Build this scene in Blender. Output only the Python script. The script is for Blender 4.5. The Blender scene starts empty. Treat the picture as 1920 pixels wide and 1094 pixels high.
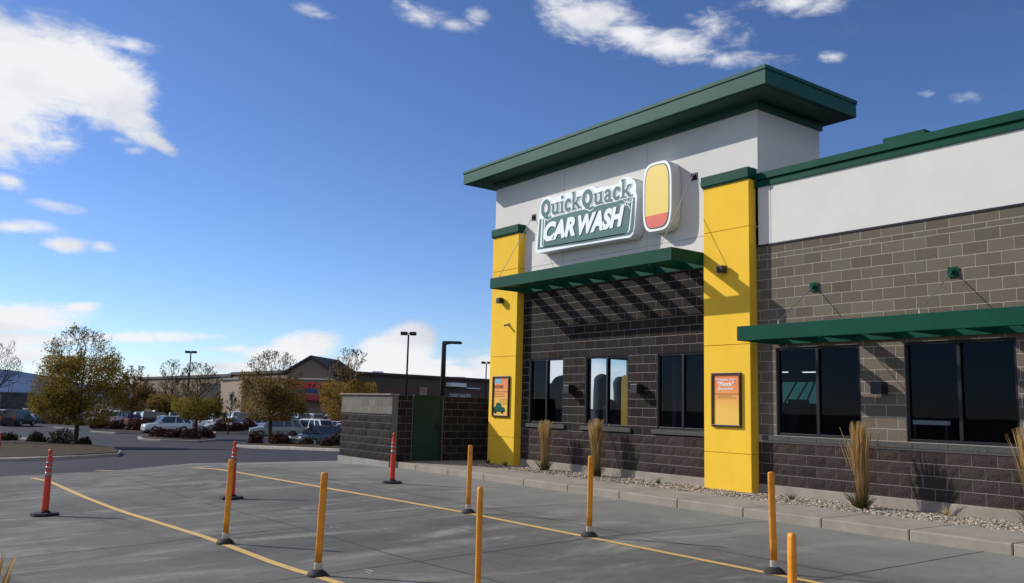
import bpy, bmesh, math, random
from mathutils import Vector, Matrix, noise
R_ = math.radians
scene = bpy.context.scene
COL = scene.collection

# ------------------------------------------------------------------ camera
RIGHT = Vector((0.60014298, 0.79949335, 0.0252743)).normalized()
FWD = Vector((-0.7948244, 0.59249122, 0.13118049)).normalized()
UP = RIGHT.cross(FWD).normalized()
CP = Vector((0, 0, 1.69)); FOC = 1633.84
cd = bpy.data.cameras.new('camera'); cam = bpy.data.objects.new('camera', cd); COL.objects.link(cam)
m = Matrix((RIGHT, UP, -FWD)).transposed().to_4x4(); m.translation = CP
cam.matrix_world = m
cd.sensor_fit = 'HORIZONTAL'; cd.sensor_width = 36; cd.lens = FOC / 1920 * 36
cd.clip_start = 0.05; cd.clip_end = 30000
scene.camera = cam
def ray(u, v): return FWD + RIGHT * ((u - 960) / FOC) - UP * ((v - 547) / FOC)

# ------------------------------------------------------------------ sun, sky
SUNTRAVEL = Vector((1.57, 1.0, -1.12)).normalized()
sd = bpy.data.lights.new('sun', 'SUN'); sd.energy = 4.7; sd.angle = R_(0.53); sd.color = (1, .95, .87)
so = bpy.data.objects.new('sun', sd); COL.objects.link(so)
so.rotation_euler = SUNTRAVEL.to_track_quat('-Z', 'Y').to_euler()
EL = math.asin(-SUNTRAVEL.z); AZ = math.atan2(-SUNTRAVEL.x, -SUNTRAVEL.y)
w = bpy.data.worlds.new('World'); scene.world = w; w.use_nodes = True
wn, wl = w.node_tree.nodes, w.node_tree.links
wn.clear()
def N(t, nodes=None, **k):
    n = (nodes or wn).new(t)
    for a, b in k.items(): setattr(n, a, b)
    return n
sky = N('ShaderNodeTexSky', sky_type='NISHITA', sun_disc=False)
sky.sun_elevation = EL; sky.sun_rotation = AZ; sky.altitude = 1400; sky.air_density = 1.0; sky.dust_density = .35; sky.ozone_density = 2.2
gam = N('ShaderNodeGamma'); gam.inputs[1].default_value = 1.19; wl.new(sky.outputs[0], gam.inputs[0])
hsv = N('ShaderNodeMix', data_type='RGBA', blend_type='MULTIPLY'); hsv.inputs[0].default_value = 1; wl.new(gam.outputs[0], hsv.inputs[6]); hsv.inputs[7].default_value = (.93, 1.03, 1.27, 1)
bg = N('ShaderNodeBackground'); bg.inputs[1].default_value = .074; wl.new(hsv.outputs[2], bg.inputs[0])
tc = N('ShaderNodeTexCoord')
def mth(op, a, b=None, c=None, clamp=False):
    n = N('ShaderNodeMath', operation=op, use_clamp=clamp)
    for i, x in enumerate((a, b, c)):
        if x is None: continue
        if isinstance(x, (int, float)): n.inputs[i].default_value = x
        else: wl.new(x, n.inputs[i])
    return n.outputs[0]
# clouds: soft ellipses at fixed bearings of the sky, broken up by noise over the sky direction
CL = [  # u, v, rx, ry, tilt deg, strength
 (20,120,150,75,8,1.6),(120,130,115,66,24,1.6),(190,165,80,58,35,1.5),(235,215,58,30,40,1.4),(285,258,44,13,36,1.1),(20,205,55,48,10,1.1),(-60,170,150,110,0,1.3),
 (230,85,55,14,8,.62),(5,275,34,18,25,.9),(15,340,36,16,20,.8),(105,385,46,12,12,.62),(125,458,40,13,5,.9),(190,463,30,10,0,.68),(25,426,80,13,3,.85),
 (105,270,40,14,5,.6),(220,262,34,12,8,.6),(250,282,26,8,0,.55),
 (20,592,120,24,2,1.1),(60,610,110,18,-3,1.0),(150,577,30,10,-3,.95),(30,638,150,16,0,1.2),(245,632,150,11,0,1.0),(50,668,90,22,0,1.1),(120,690,120,30,0,.8),
 (560,658,66,30,-18,1.5),(520,668,60,20,0,1.3),(588,648,32,26,-30,1.5),(440,655,70,8,0,.75),(470,690,110,16,0,.9),
 (745,662,66,36,-10,1.6),(775,638,42,30,10,1.5),(720,690,90,28,0,1.4),(860,700,120,22,0,1.15),(830,680,60,16,0,.8),(640,700,200,18,0,.9),(1000,705,140,50,0,1.7),(330,715,250,18,0,.8),
 (572,14,40,15,10,.56),(598,28,34,10,10,.5),(795,32,66,20,12,.70),(845,45,50,15,12,.66),(893,28,24,22,20,.60),(762,14,30,14,20,.55),
 (1110,38,92,46,16,.98),(1180,66,100,36,14,.98),(1250,80,84,32,8,.9),(1075,20,50,34,10,.7),(1290,100,44,16,15,.55),(1395,113,86,18,0,.60),(1480,8,84,22,-3,.78),(1350,50,90,36,10,.52),(1562,107,26,12,0,.56),(1800,180,36,13,4,.54),(1742,177,24,9,0,.48),
]
acc = None
for (u, v, rx, ry, t, s) in CL:
    d = ray(u, v).normalized()
    ex = RIGHT - d * RIGHT.dot(d); ex.normalize(); ey = ex.cross(d).normalized() if ex.cross(d).dot(UP) > 0 else -ex.cross(d).normalized()
    c_, s_ = math.cos(R_(-t)), math.sin(R_(-t))
    a = ex * c_ + ey * s_; b = -ex * s_ + ey * c_
    rot = Matrix((a, b, a.cross(b))).transposed()
    mp = N('ShaderNodeMapping', vector_type='TEXTURE')
    mp.inputs['Location'].default_value = d
    mp.inputs['Rotation'].default_value = rot.to_euler()
    mp.inputs['Scale'].default_value = (rx * 1.5 / FOC, ry * 1.5 / FOC, 1.2)
    wl.new(tc.outputs['Generated'], mp.inputs['Vector'])
    g = N('ShaderNodeTexGradient', gradient_type='SPHERICAL'); wl.new(mp.outputs[0], g.inputs[0])
    val = mth('MULTIPLY', g.outputs['Fac'], s)
    acc = val if acc is None else mth('SMOOTH_MAX', acc, val, .08)
def noi(scale, det, rough=.6, dist=0., stretch=(1, 1, 2.2)):
    mp = N('ShaderNodeMapping'); mp.inputs['Scale'].default_value = stretch; wl.new(tc.outputs['Generated'], mp.inputs[0])
    n = N('ShaderNodeTexNoise'); n.inputs['Scale'].default_value = scale; n.inputs['Detail'].default_value = det
    n.inputs['Roughness'].default_value = rough; n.inputs['Distortion'].default_value = dist
    wl.new(mp.outputs[0], n.inputs['Vector']); return n.outputs['Fac']
n1 = noi(9, 9, .62, .5); n2 = noi(30, 8, .68, .6)
dens = mth('ADD', mth('ADD', acc, mth('MULTIPLY', mth('SUBTRACT', n1, .5), 1.5)), mth('MULTIPLY', mth('SUBTRACT', n2, .5), .85))
dens = mth('SUBTRACT', dens, .2)
mr = N('ShaderNodeMapRange', interpolation_type='SMOOTHSTEP'); mr.inputs['From Min'].default_value = -.02; mr.inputs['From Max'].default_value = .66
wl.new(dens, mr.inputs['Value'])
# no cloud where no ellipse is near
gate = N('ShaderNodeMapRange', interpolation_type='SMOOTHSTEP'); gate.inputs['From Min'].default_value = .02; gate.inputs['From Max'].default_value = .3
wl.new(acc, gate.inputs['Value'])
mask = mth('MULTIPLY', mth('MULTIPLY', mr.outputs[0], gate.outputs[0]), .97)
# unseen broken cloud added behind the viewer to brighten the shaded sides
vd = N('ShaderNodeVectorMath', operation='DOT_PRODUCT'); wl.new(tc.outputs['Generated'], vd.inputs[0]); vd.inputs[1].default_value = Vector((.86, -.36, .36)).normalized()
bk = N('ShaderNodeMapRange', interpolation_type='SMOOTHSTEP'); bk.inputs['From Min'].default_value = .22; bk.inputs['From Max'].default_value = .62; wl.new(vd.outputs['Value'], bk.inputs['Value'])
nb = noi(2.6, 7, .6, .4, (1, 1, 1.6))
kb = N('ShaderNodeMapRange', interpolation_type='SMOOTHSTEP'); kb.inputs['From Min'].default_value = .40; kb.inputs['From Max'].default_value = .56; wl.new(nb, kb.inputs['Value'])
mask = mth('MAXIMUM', mask, mth('MULTIPLY', bk.outputs[0], kb.outputs[0]))
n3 = noi(5, 5, .5, .3)
cr = N('ShaderNodeValToRGB'); wl.new(mth('ADD', n3, mth('MULTIPLY', dens, .02)), cr.inputs[0])
cr.color_ramp.elements[0].position = .36; cr.color_ramp.elements[0].color = (.60, .64, .74, 1)
cr.color_ramp.elements[1].position = .56; cr.color_ramp.elements[1].color = (.97, .975, 1, 1)
bgc = N('ShaderNodeBackground'); bgc.inputs[1].default_value = .93; wl.new(cr.outputs[0], bgc.inputs[0])
mix = N('ShaderNodeMixShader'); wl.new(mask, mix.inputs[0]); wl.new(bg.outputs[0], mix.inputs[1]); wl.new(bgc.outputs[0], mix.inputs[2])
wo = N('ShaderNodeOutputWorld'); wl.new(mix.outputs[0], wo.inputs[0])
scene.view_settings.view_transform = 'Standard'; scene.view_settings.look = 'None'
scene.view_settings.exposure = 0.0; scene.view_settings.gamma = 1
scene.render.engine = 'CYCLES'
scene.cycles.max_bounces = 8; scene.cycles.transparent_max_bounces = 12

# ------------------------------------------------------------------ terrain & pixel helpers
def terr(x, y):
    z = -.035 * max(0, min(8, 8 - y)) * max(0, min(1, (-5.5 - x) / 4))
    if x < -12 and y < 8: z -= .08 * min(1, (-12 - x) / 4) * min(1, (8 - y) / 2)
    if x < -22:
        z -= (min(-x, 55) - 22) * .041
        if x < -55: z -= (min(-x, 90) - 55) * .0125
    return z
def G(u, v):
    d = ray(u, v); s = .5
    while s < 700:
        P = CP + d * s
        if P.z < terr(P.x, P.y): break
        s *= 1.002
    return Vector((P.x, P.y, terr(P.x, P.y)))
def onY(u, v, y):
    d = ray(u, v); return CP + d * (y / d.y)

# ------------------------------------------------------------------ materials
def mat(name, color, rough=.7, metal=0., var=.0, vscale=3., bump=0., bscale=40., spec=.4, island=0., color2=None, emit=None, coat=0., stretch=None, bdist=.01):
    M = bpy.data.materials.new(name); M.use_nodes = True
    nt = M.node_tree; n, l = nt.nodes, nt.links; b = n['Principled BSDF']
    b.inputs['Roughness'].default_value = rough; b.inputs['Metallic'].default_value = metal
    b.inputs['Specular IOR Level'].default_value = spec
    b.inputs['Coat Weight'].default_value = coat
    c4 = (*color, 1); b.inputs['Base Color'].default_value = c4
    out = None
    tcn = n.new('ShaderNodeTexCoord'); vec = tcn.outputs['Object']
    if stretch:
        mp = n.new('ShaderNodeMapping'); mp.inputs['Scale'].default_value = stretch; l.new(vec, mp.inputs[0]); vec = mp.outputs[0]
    if var or color2:
        t = n.new('ShaderNodeTexNoise'); t.inputs['Scale'].default_value = vscale; t.inputs['Detail'].default_value = 8; t.inputs['Roughness'].default_value = .62
        l.new(vec, t.inputs['Vector'])
        r = n.new('ShaderNodeValToRGB'); l.new(t.outputs['Fac'], r.inputs[0])
        c2 = color2 or tuple(min(1, x * (1 + var)) for x in color); c1 = color if color2 else tuple(x * (1 - var) for x in color)
        r.color_ramp.elements[0].position = .34; r.color_ramp.elements[0].color = (*c1, 1)
        r.color_ramp.elements[1].position = .66; r.color_ramp.elements[1].color = (*c2, 1)
        out = r.outputs[0]
    if island:
        g = n.new('ShaderNodeNewGeometry'); h = n.new('ShaderNodeHueSaturation')
        mr = n.new('ShaderNodeMapRange'); mr.inputs['To Min'].default_value = 1 - island; mr.inputs['To Max'].default_value = 1 + island
        l.new(g.outputs['Random Per Island'], mr.inputs[0]); l.new(mr.outputs[0], h.inputs['Value'])
        m7 = n.new('ShaderNodeMath'); m7.operation = 'MULTIPLY'; m7.inputs[1].default_value = 7.31; l.new(g.outputs['Random Per Island'], m7.inputs[0])
        fr = n.new('ShaderNodeMath'); fr.operation = 'FRACT'; l.new(m7.outputs[0], fr.inputs[0])
        mh = n.new('ShaderNodeMapRange'); mh.inputs['To Min'].default_value = .478; mh.inputs['To Max'].default_value = .522; l.new(fr.outputs[0], mh.inputs[0]); l.new(mh.outputs[0], h.inputs['Hue'])
        if out: l.new(out, h.inputs['Color'])
        else: h.inputs['Color'].default_value = c4
        out = h.outputs[0]
    if out: l.new(out, b.inputs['Base Color'])
    if bump:
        t = n.new('ShaderNodeTexNoise'); t.inputs['Scale'].default_value = bscale; t.inputs['Detail'].default_value = 6
        l.new(vec, t.inputs['Vector']); bp = n.new('ShaderNodeBump'); bp.inputs['Strength'].default_value = bump; bp.inputs['Distance'].default_value = bdist
        l.new(t.outputs['Fac'], bp.inputs['Height']); l.new(bp.outputs[0], b.inputs['Normal'])
    if emit:
        b.inputs['Emission Color'].default_value = (*emit[0], 1); b.inputs['Emission Strength'].default_value = emit[1]
    return M
def ramp_mat(name, cols, rough=.75, translucent=.42):
    """foliage: one colour out of a ramp per leaf"""
    M = bpy.data.materials.new(name); M.use_nodes = True
    n, l = M.node_tree.nodes, M.node_tree.links; b = n['Principled BSDF']; b.inputs['Roughness'].default_value = rough; b.inputs['Specular IOR Level'].default_value = .15
    g = n.new('ShaderNodeNewGeometry'); r = n.new('ShaderNodeValToRGB'); l.new(g.outputs['Random Per Island'], r.inputs[0])
    e = r.color_ramp.elements
    while len(e) < len(cols): e.new(.5)
    for i, c in enumerate(cols): e[i].position = i / (len(cols) - 1); e[i].color = (*c, 1)
    l.new(r.outputs[0], b.inputs['Base Color'])
    tr = n.new('ShaderNodeBsdfTranslucent'); l.new(r.outputs[0], tr.inputs[0])
    mx = n.new('ShaderNodeMixShader'); mx.inputs[0].default_value = translucent
    l.new(b.outputs[0], mx.inputs[1]); l.new(tr.outputs[0], mx.inputs[2]); l.new(mx.outputs[0], n['Material Output'].inputs[0])
    return M
def glass_mat(name, tint, refl=1.35, rough=.01):
    M = bpy.data.materials.new(name); M.use_nodes = True
    n, l = M.node_tree.nodes, M.node_tree.links; n.remove(n['Principled BSDF'])
    t = n.new('ShaderNodeBsdfTransparent'); t.inputs[0].default_value = (*tint, 1)
    g = n.new('ShaderNodeBsdfGlossy'); g.inputs['Roughness'].default_value = rough; g.inputs[0].default_value = (.6, .72, 1, 1)
    f = n.new('ShaderNodeFresnel'); f.inputs[0].default_value = refl
    x = n.new('ShaderNodeMixShader'); l.new(f.outputs[0], x.inputs[0]); l.new(t.outputs[0], x.inputs[1]); l.new(g.outputs[0], x.inputs[2])
    l.new(x.outputs[0], n['Material Output'].inputs[0]); return M
def pavement(name, base, dark, light, sc=.35, rough=.85, slab=False):
    M = bpy.data.materials.new(name); M.use_nodes = True
    n, l = M.node_tree.nodes, M.node_tree.links; b = n['Principled BSDF']; b.inputs['Roughness'].default_value = rough; b.inputs['Specular IOR Level'].default_value = .2
    tcn = n.new('ShaderNodeTexCoord')
    def nz(s, d, ro, st=(1, 1, 1), dist=0):
        mp = n.new('ShaderNodeMapping'); mp.inputs['Scale'].default_value = st; l.new(tcn.outputs['Object'], mp.inputs[0])
        t = n.new('ShaderNodeTexNoise'); t.inputs['Scale'].default_value = s; t.inputs['Detail'].default_value = d; t.inputs['Roughness'].default_value = ro; t.inputs['Distortion'].default_value = dist
        l.new(mp.outputs[0], t.inputs['Vector']); return t.outputs['Fac']
    def mixc(fac, a, bb, lo, hi):
        r = n.new('ShaderNodeMapRange'); r.interpolation_type = 'SMOOTHSTEP'; r.inputs['From Min'].default_value = lo; r.inputs['From Max'].default_value = hi; l.new(fac, r.inputs[0])
        x = n.new('ShaderNodeMix'); x.data_type = 'RGBA'; l.new(r.outputs[0], x.inputs[0])
        for i, c in ((6, a), (7, bb)):
            if isinstance(c, tuple): x.inputs[i].default_value = (*c, 1)
            else: l.new(c, x.inputs[i])
        return x.outputs[2]
    c = mixc(nz(sc, 8, .6), dark, base, .33, .6)
    c = mixc(nz(1.3, 10, .72, (1, .3, 1), .8), c, light, .46, .72)     # broom / scuff streaks
    c = mixc(nz(.8, 10, .7, (.35, 1.3, 1), 1.2), c, dark, .50, .72)    # damp and tyre-worn patches
    c = mixc(nz(6, 9, .75, (1, .4, 1), .5), c, light, .56, .95)
    c = mixc(nz(2.6, 4, .6, (1, 1, 1), .3), c, tuple(q * .7 for q in dark), .69, .76)
    if slab:      # cleaner, less driven band beside the kerb
        sp = n.new('ShaderNodeSeparateXYZ'); l.new(tcn.outputs['Object'], sp.inputs[0])
        ad = n.new('ShaderNodeMath'); ad.operation = 'MULTIPLY_ADD'; l.new(nz(.9, 8, .7, (.4, 1.4, 1), .8), ad.inputs[0]); ad.inputs[1].default_value = 5; l.new(sp.outputs['Y'], ad.inputs[2])
        ra = n.new('ShaderNodeMapRange'); ra.interpolation_type = 'SMOOTHSTEP'; ra.inputs['From Min'].default_value = 9.5; ra.inputs['From Max'].default_value = 14.5; l.new(ad.outputs[0], ra.inputs[0]); ra.inputs['To Max'].default_value = .75
        x = n.new('ShaderNodeMix'); x.data_type = 'RGBA'; l.new(ra.outputs[0], x.inputs[0]); l.new(c, x.inputs[6]); x.inputs[7].default_value = (*[q * .92 for q in light], 1); c = x.outputs[2]
    f = nz(120, 3, .6)
    r = n.new('ShaderNodeMapRange'); r.inputs['From Min'].default_value = .3; r.inputs['From Max'].default_value = .7; r.inputs['To Min'].default_value = .74; r.inputs['To Max'].default_value = 1.26; l.new(f, r.inputs[0])
    h = n.new('ShaderNodeHueSaturation'); l.new(r.outputs[0], h.inputs['Value']); l.new(c, h.inputs['Color']); l.new(h.outputs[0], b.inputs['Base Color'])
    bp = n.new('ShaderNodeBump'); bp.inputs['Strength'].default_value = .7; bp.inputs['Distance'].default_value = .006; l.new(nz(45, 8, .8), bp.inputs['Height']); l.new(bp.outputs[0], b.inputs['Normal'])
    return M
MT = dict(
 concrete=pavement('concrete_pavement', (.125, .123, .110), (.080, .080, .077), (.25, .242, .21), slab=True),
 asphalt=pavement('asphalt', (.031, .029, .036), (.022, .021, .026), (.044, .042, .048), .2),
 walk=mat('sidewalk_concrete', (.29, .26, .22), .85, var=.13, vscale=2.2, bump=.4, bscale=90, spec=.12),
 kerb=mat('kerb_concrete', (.25, .235, .21), .85, var=.15, vscale=1.5, bump=.3),
 foundation=mat('foundation_concrete', (.30, .26, .22), .85, var=.16, vscale=2.5, bump=.4, bscale=60, spec=.12),
 joint=mat('joint_filler', (.05, .048, .044), .9),
 mortar=mat('mortar', (.40, .36, .32), .9, bump=.3, bscale=80, spec=.12),
 darkmortar=mat('dark_mortar', (.27, .235, .22), .9, spec=.12),
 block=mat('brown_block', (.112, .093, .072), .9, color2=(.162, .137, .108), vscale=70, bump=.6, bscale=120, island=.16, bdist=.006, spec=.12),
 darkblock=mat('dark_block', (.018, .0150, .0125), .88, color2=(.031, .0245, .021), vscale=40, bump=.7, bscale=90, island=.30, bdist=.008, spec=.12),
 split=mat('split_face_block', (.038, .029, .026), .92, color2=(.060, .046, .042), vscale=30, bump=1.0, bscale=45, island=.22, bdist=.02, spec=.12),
 sill=mat('sill_stone', (.055, .06, .058), .85, color2=(.10, .10, .095), vscale=25, bump=.6, bscale=60, spec=.12),
 white=mat('white_stucco', (.66, .645, .60), .85, var=.035, vscale=1.2, bump=.5, bscale=160, bdist=.003, spec=.12),
 yellow=mat('yellow_stucco', (.86, .53, .045), .8, var=.06, vscale=1.1, stretch=(1, 1, .35), bump=.45, bscale=150, bdist=.003, spec=.12),
 green=mat('green_metal', (.014, .080, .060), .5, spec=.13, var=.12, vscale=1.3),
 paintgreen=mat('green_coping', (.003, .060, .036), .5, spec=.10, var=.1, vscale=1.5),
 soffit=mat('green_soffit', (.010, .06, .045), .55),
 gate=mat('gate_green', (.004, .032, .02), .6, var=.15),
 frame=mat('bronze_frame', (.012, .012, .013), .4, metal=.3),
 glass=glass_mat('tinted_glass', (.70, .76, .80), 1.21),
 black=mat('black_metal', (.01, .01, .011), .45),
 rubber=mat('black_rubber', (.018, .018, .02), .75, var=.2),
 steel=mat('steel_rod', (.35, .35, .33), .4, metal=.8),
 room=mat('interior_dark', (.02, .022, .03), .9),
 signwhite=mat('sign_white', (.82, .86, .86), .35, spec=.5, var=.02),
 signside=mat('sign_return', (.62, .65, .66), .5),
 signgreen=mat('sign_green', (.035, .125, .10), .4, var=.05),
 signred=mat('sign_coral', (.70, .13, .08), .4),
 signyel=mat('sign_yellow', (.80, .60, .12), .4),
 signdark=mat('sign_dark', (.03, .045, .05), .4),
 orange=mat('orange_plastic', (.70, .255, .014), .5, spec=.4, var=.22, vscale=7),
 cuff=mat('pale_cuff', (.42, .40, .33), .6),
 red=mat('red_orange_plastic', (.60, .045, .022), .42, var=.06, vscale=8),
 refl=mat('reflective_band', (.30, .17, .16), .35),
 paint=mat('yellow_road_paint', (.66, .40, .10), .75, color2=(.48, .33, .14), vscale=9),
 paintw=mat('white_road_paint', (.42, .41, .39), .8, color2=(.22, .22, .21), vscale=6),
 bark=mat('tree_bark', (.055, .040, .030), .95, var=.3, vscale=8, bump=.5, bscale=20, spec=.12),
 mulch=mat('island_mulch', (.035, .022, .015), .95, color2=(.062, .044, .022), vscale=3, bump=.8, bscale=30, spec=.12),
 pebble=mat('pebble', (.36, .305, .24), .8, island=.55),
 pebbed=mat('gravel_bed', (.13, .11, .09), .95, var=.3, vscale=30),
 lawn=mat('far_ground', (.09, .08, .055), .95, var=.3, vscale=.05),
)

# ------------------------------------------------------------------ mesh helpers
class MB:
    def __init__(s): s.bm = bmesh.new()
    def box(s, x0, x1, y0, y1, z0, z1, mtx=None):
        if x0 > x1: x0, x1 = x1, x0
        if y0 > y1: y0, y1 = y1, y0
        if z0 > z1: z0, z1 = z1, z0
        v = [s.bm.verts.new(Vector(p) if mtx is None else mtx @ Vector(p)) for p in
             ((x0,y0,z0),(x1,y0,z0),(x1,y1,z0),(x0,y1,z0),(x0,y0,z1),(x1,y0,z1),(x1,y1,z1),(x0,y1,z1))]
        for f in ((0,3,2,1),(4,5,6,7),(0,1,5,4),(1,2,6,5),(2,3,7,6),(3,0,4,7)): s.bm.faces.new([v[i] for i in f])
        return s
    def poly(s, pts):
        s.bm.faces.new([s.bm.verts.new(p) for p in pts]); return s
    def prism(s, pts, d):
        """pts: closed planar ring, extruded by vector d"""
        a = [s.bm.verts.new(p) for p in pts]; b = [s.bm.verts.new(Vector(p) + Vector(d)) for p in pts]
        s.bm.faces.new(a); s.bm.faces.new(b[::-1]); k = len(a)
        for i in range(k): s.bm.faces.new((a[i], b[i], b[(i+1) % k], a[(i+1) % k]))
        return s
    def tube(s, p0, p1, r0, r1=None, n=8, cap=True):
        p0, p1 = Vector(p0), Vector(p1); r1 = r0 if r1 is None else r1
        d = (p1 - p0).normalized(); a = d.orthogonal().normalized(); b = d.cross(a)
        A, B = [], []
        for i in range(n):
            t = 2 * math.pi * i / n; o = a * math.cos(t) + b * math.sin(t)
            A.append(s.bm.verts.new(p0 + o * r0)); B.append(s.bm.verts.new(p1 + o * r1))
        for i in range(n): s.bm.faces.new((A[i], A[(i+1) % n], B[(i+1) % n], B[i]))
        if cap: s.bm.faces.new(A[::-1]); s.bm.faces.new(B)
        return s
    def lathe(s, prof, n=16, c=(0, 0, 0), sx=1, sy=1):
        rings = []
        for r, z in prof:
            rings.append([s.bm.verts.new((c[0] + sx * r * math.cos(2*math.pi*i/n), c[1] + sy * r * math.sin(2*math.pi*i/n), c[2] + z)) for i in range(n)])
        for A, B in zip(rings, rings[1:]):
            for i in range(n): s.bm.faces.new((A[i], A[(i+1) % n], B[(i+1) % n], B[i]))
        s.bm.faces.new(rings[0][::-1]); s.bm.faces.new(rings[-1]); return s
    def build(s, name, m, parent=None, smooth=False, bevel=0, fix=True):
        if fix: bmesh.ops.recalc_face_normals(s.bm, faces=s.bm.faces)
        me = bpy.data.meshes.new(name); s.bm.to_mesh(me); s.bm.free()
        me.materials.append(m)
        if smooth:
            for p in me.polygons: p.use_smooth = True
        o = bpy.data.objects.new(name, me); COL.objects.link(o)
        if parent is not None: o.parent = parent
        if bevel:
            bv = o.modifiers.new('bevel', 'BEVEL'); bv.width = bevel; bv.segments = 2; bv.limit_method = 'ANGLE'; bv.angle_limit = R_(40)
        return o
def tag(o, label, cat, group=None, kind=None):
    if label: o['label'] = label
    if cat: o['category'] = cat
    if group: o['group'] = group
    if kind: o['kind'] = kind
    return o
def struct(o): o['kind'] = 'structure'; return o
def thing(name, label, cat, loc=(0, 0, 0), rz=0, group=None):
    o = bpy.data.objects.new(name, None); COL.objects.link(o); o.location = loc; o.rotation_euler = (0, 0, rz); o.empty_display_size = .3
    return tag(o, label, cat, group)
def copy_tree(o, parent=None):
    c = o.copy(); COL.objects.link(c)
    if parent is not None: c.parent = parent
    for ch in list(o.children): copy_tree(ch, c)
    return c
def text_mesh(name, body, m, parent, x0, x1, z0, z1, y, bold=0., shear=0., ext=.004, bend=None):
    """lettering in the plane Y=y, filling the box x0..x1, z0..z1, facing -Y"""
    cu = bpy.data.curves.new(name, 'FONT'); cu.body = body; cu.size = 1; cu.offset = bold; cu.shear = shear; cu.extrude = .001; cu.resolution_u = 4
    t = bpy.data.objects.new(name, cu); COL.objects.link(t)
    dg = bpy.context.evaluated_depsgraph_get(); me = bpy.data.meshes.new_from_object(t.evaluated_get(dg))
    bpy.data.objects.remove(t); bpy.data.curves.remove(cu)
    xs = [v.co.x for v in me.vertices]; ys = [v.co.y for v in me.vertices]
    ax, bx, ay, by = min(xs), max(xs), min(ys), max(ys)
    for v in me.vertices:
        fx = (v.co.x - ax) / (bx - ax); fz = (v.co.y - ay) / (by - ay)
        z = z0 + fz * (z1 - z0)
        if bend: z += bend(fx)
        v.co = Vector((x0 + fx * (x1 - x0), y - (ext if v.co.z > 0 else -.0), z))
    me.materials.clear(); me.materials.append(m)
    o = bpy.data.objects.new(name, me); COL.objects.link(o); o.parent = parent
    return o

# ================================================================== GROUND
def lines(a, b, step, extra):
    n = int(round((b - a) / step)); s = set(round(a + i * step, 4) for i in range(n + 1)); s |= set(extra); return sorted(s)
def sheet(xs, ys, dz, name, m):
    bm = bmesh.new(); V = {}
    for i, x in enumerate(xs):
        for j, y in enumerate(ys): V[i, j] = bm.verts.new((x, y, terr(x, y) + dz))
    for i in range(len(xs) - 1):
        for j in range(len(ys) - 1): bm.faces.new((V[i, j], V[i+1, j], V[i+1, j+1], V[i, j+1]))
    me = bpy.data.meshes.new(name); bm.to_mesh(me); bm.free(); me.materials.append(m)
    o = bpy.data.objects.new(name, me); COL.objects.link(o); return struct(o)
XS = lines(-130, 30, 1, (-13.5, -12.5, -15.5, -5.5, -9.5, -7.5, -6.5, -8.5)); YS = lines(-30, 130, 1, (6.5, 7.5, 11.8))
XS = [-9000, -3000, -900, -400, -240, -180] + XS + [60, 200, 900, 3000, 9000]
YS = [-9000, -3000, -600, -200, -80] + YS + [180, 260, 500, 1500, 4000, 9000]
sheet(XS, YS, 0, 'ground', MT['asphalt'])
sheet([x for x in XS if -26 <= x <= 25], [y for y in YS if -14 <= y <= 13], .004, 'concrete_lot', MT['concrete'])

def ribbon(mb, p, q, wid, dz=.009, step=.5):
    """flat painted strip that follows the ground from p to q"""
    p, q = Vector(p[:2]), Vector(q[:2]); L = (q - p).length; k = max(1, int(L / step)); d = (q - p) / L; nrm = Vector((-d.y, d.x)) * wid / 2
    prev = None
    for i in range(k + 1):
        c = p + d * L * i / k; a, b = c + nrm, c - nrm
        va = mb.bm.verts.new((a.x, a.y, terr(a.x, a.y) + dz)); vb = mb.bm.verts.new((b.x, b.y, terr(b.x, b.y) + dz))
        if prev: mb.bm.faces.new((prev[0], prev[1], vb, va))
        prev = (va, vb)
FARY = 7.98; NEARY = 4.03
mb = MB()
ribbon(mb, G(60, 897), G(160, 934), .10); ribbon(mb, G(160, 934), G(410, 1018), .10)
ribbon(mb, G(410, 1018), (-8.6, NEARY), .10); ribbon(mb, (-8.6, NEARY), (6, NEARY), .10)
ribbon(mb, G(360, 878), G(440, 886), .10); ribbon(mb, G(440, 886), (-16.2, 7.75), .10); ribbon(mb, (-16.2, 7.75), (-11.8, FARY - .02), .10); ribbon(mb, (-11.8, FARY - .02), (6, FARY), .10)
struct(mb.build('lane_marking', MT['paint'], fix=False))
mb = MB(); ribbon(mb, G(178, 882.5), G(212, 883.5), .12); struct(mb.build('painted_dash', MT['paint'], fix=False))
mb = MB(); ribbon(mb, G(372, 878), G(560, 868), .22, .008); ribbon(mb, G(560, 868), G(640, 865), .22, .008); struct(mb.build('lot_edge_strip', MT['paintw'], fix=False))
mb = MB()
for x in (-20.9, -17.9, -15.0, -11.95, -8.75, -5.45, -2.2): ribbon(mb, (x + .1, -4), (x - .1, 11.78), .015, .007)
for y in (8.72, 5.35, 1.2): ribbon(mb, (-25.8, y - .15), (6, y + .05), .013, .0075)
ribbon(mb, (-25.9, 10.9), (-21, 11.1), .02, .0072)
struct(mb.build('pavement_joint', MT['joint'], fix=False))
# chalky scuffs beside the joint
random.seed(4); mb = MB()
for c in ((700, 1073), (1095, 1011), (610, 988), (418, 1012)):
    for k in range(4):
        p = G(c[0] + random.uniform(-26, 26), c[1] + random.uniform(-5, 5)); a = random.uniform(-.4, .4)
        ribbon(mb, p, p + Vector((.22 * math.cos(a), .22 * math.sin(a), 0)), .012, .010)
struct(mb.build('pavement_scuff', MT['paintw'], fix=False))

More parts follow.
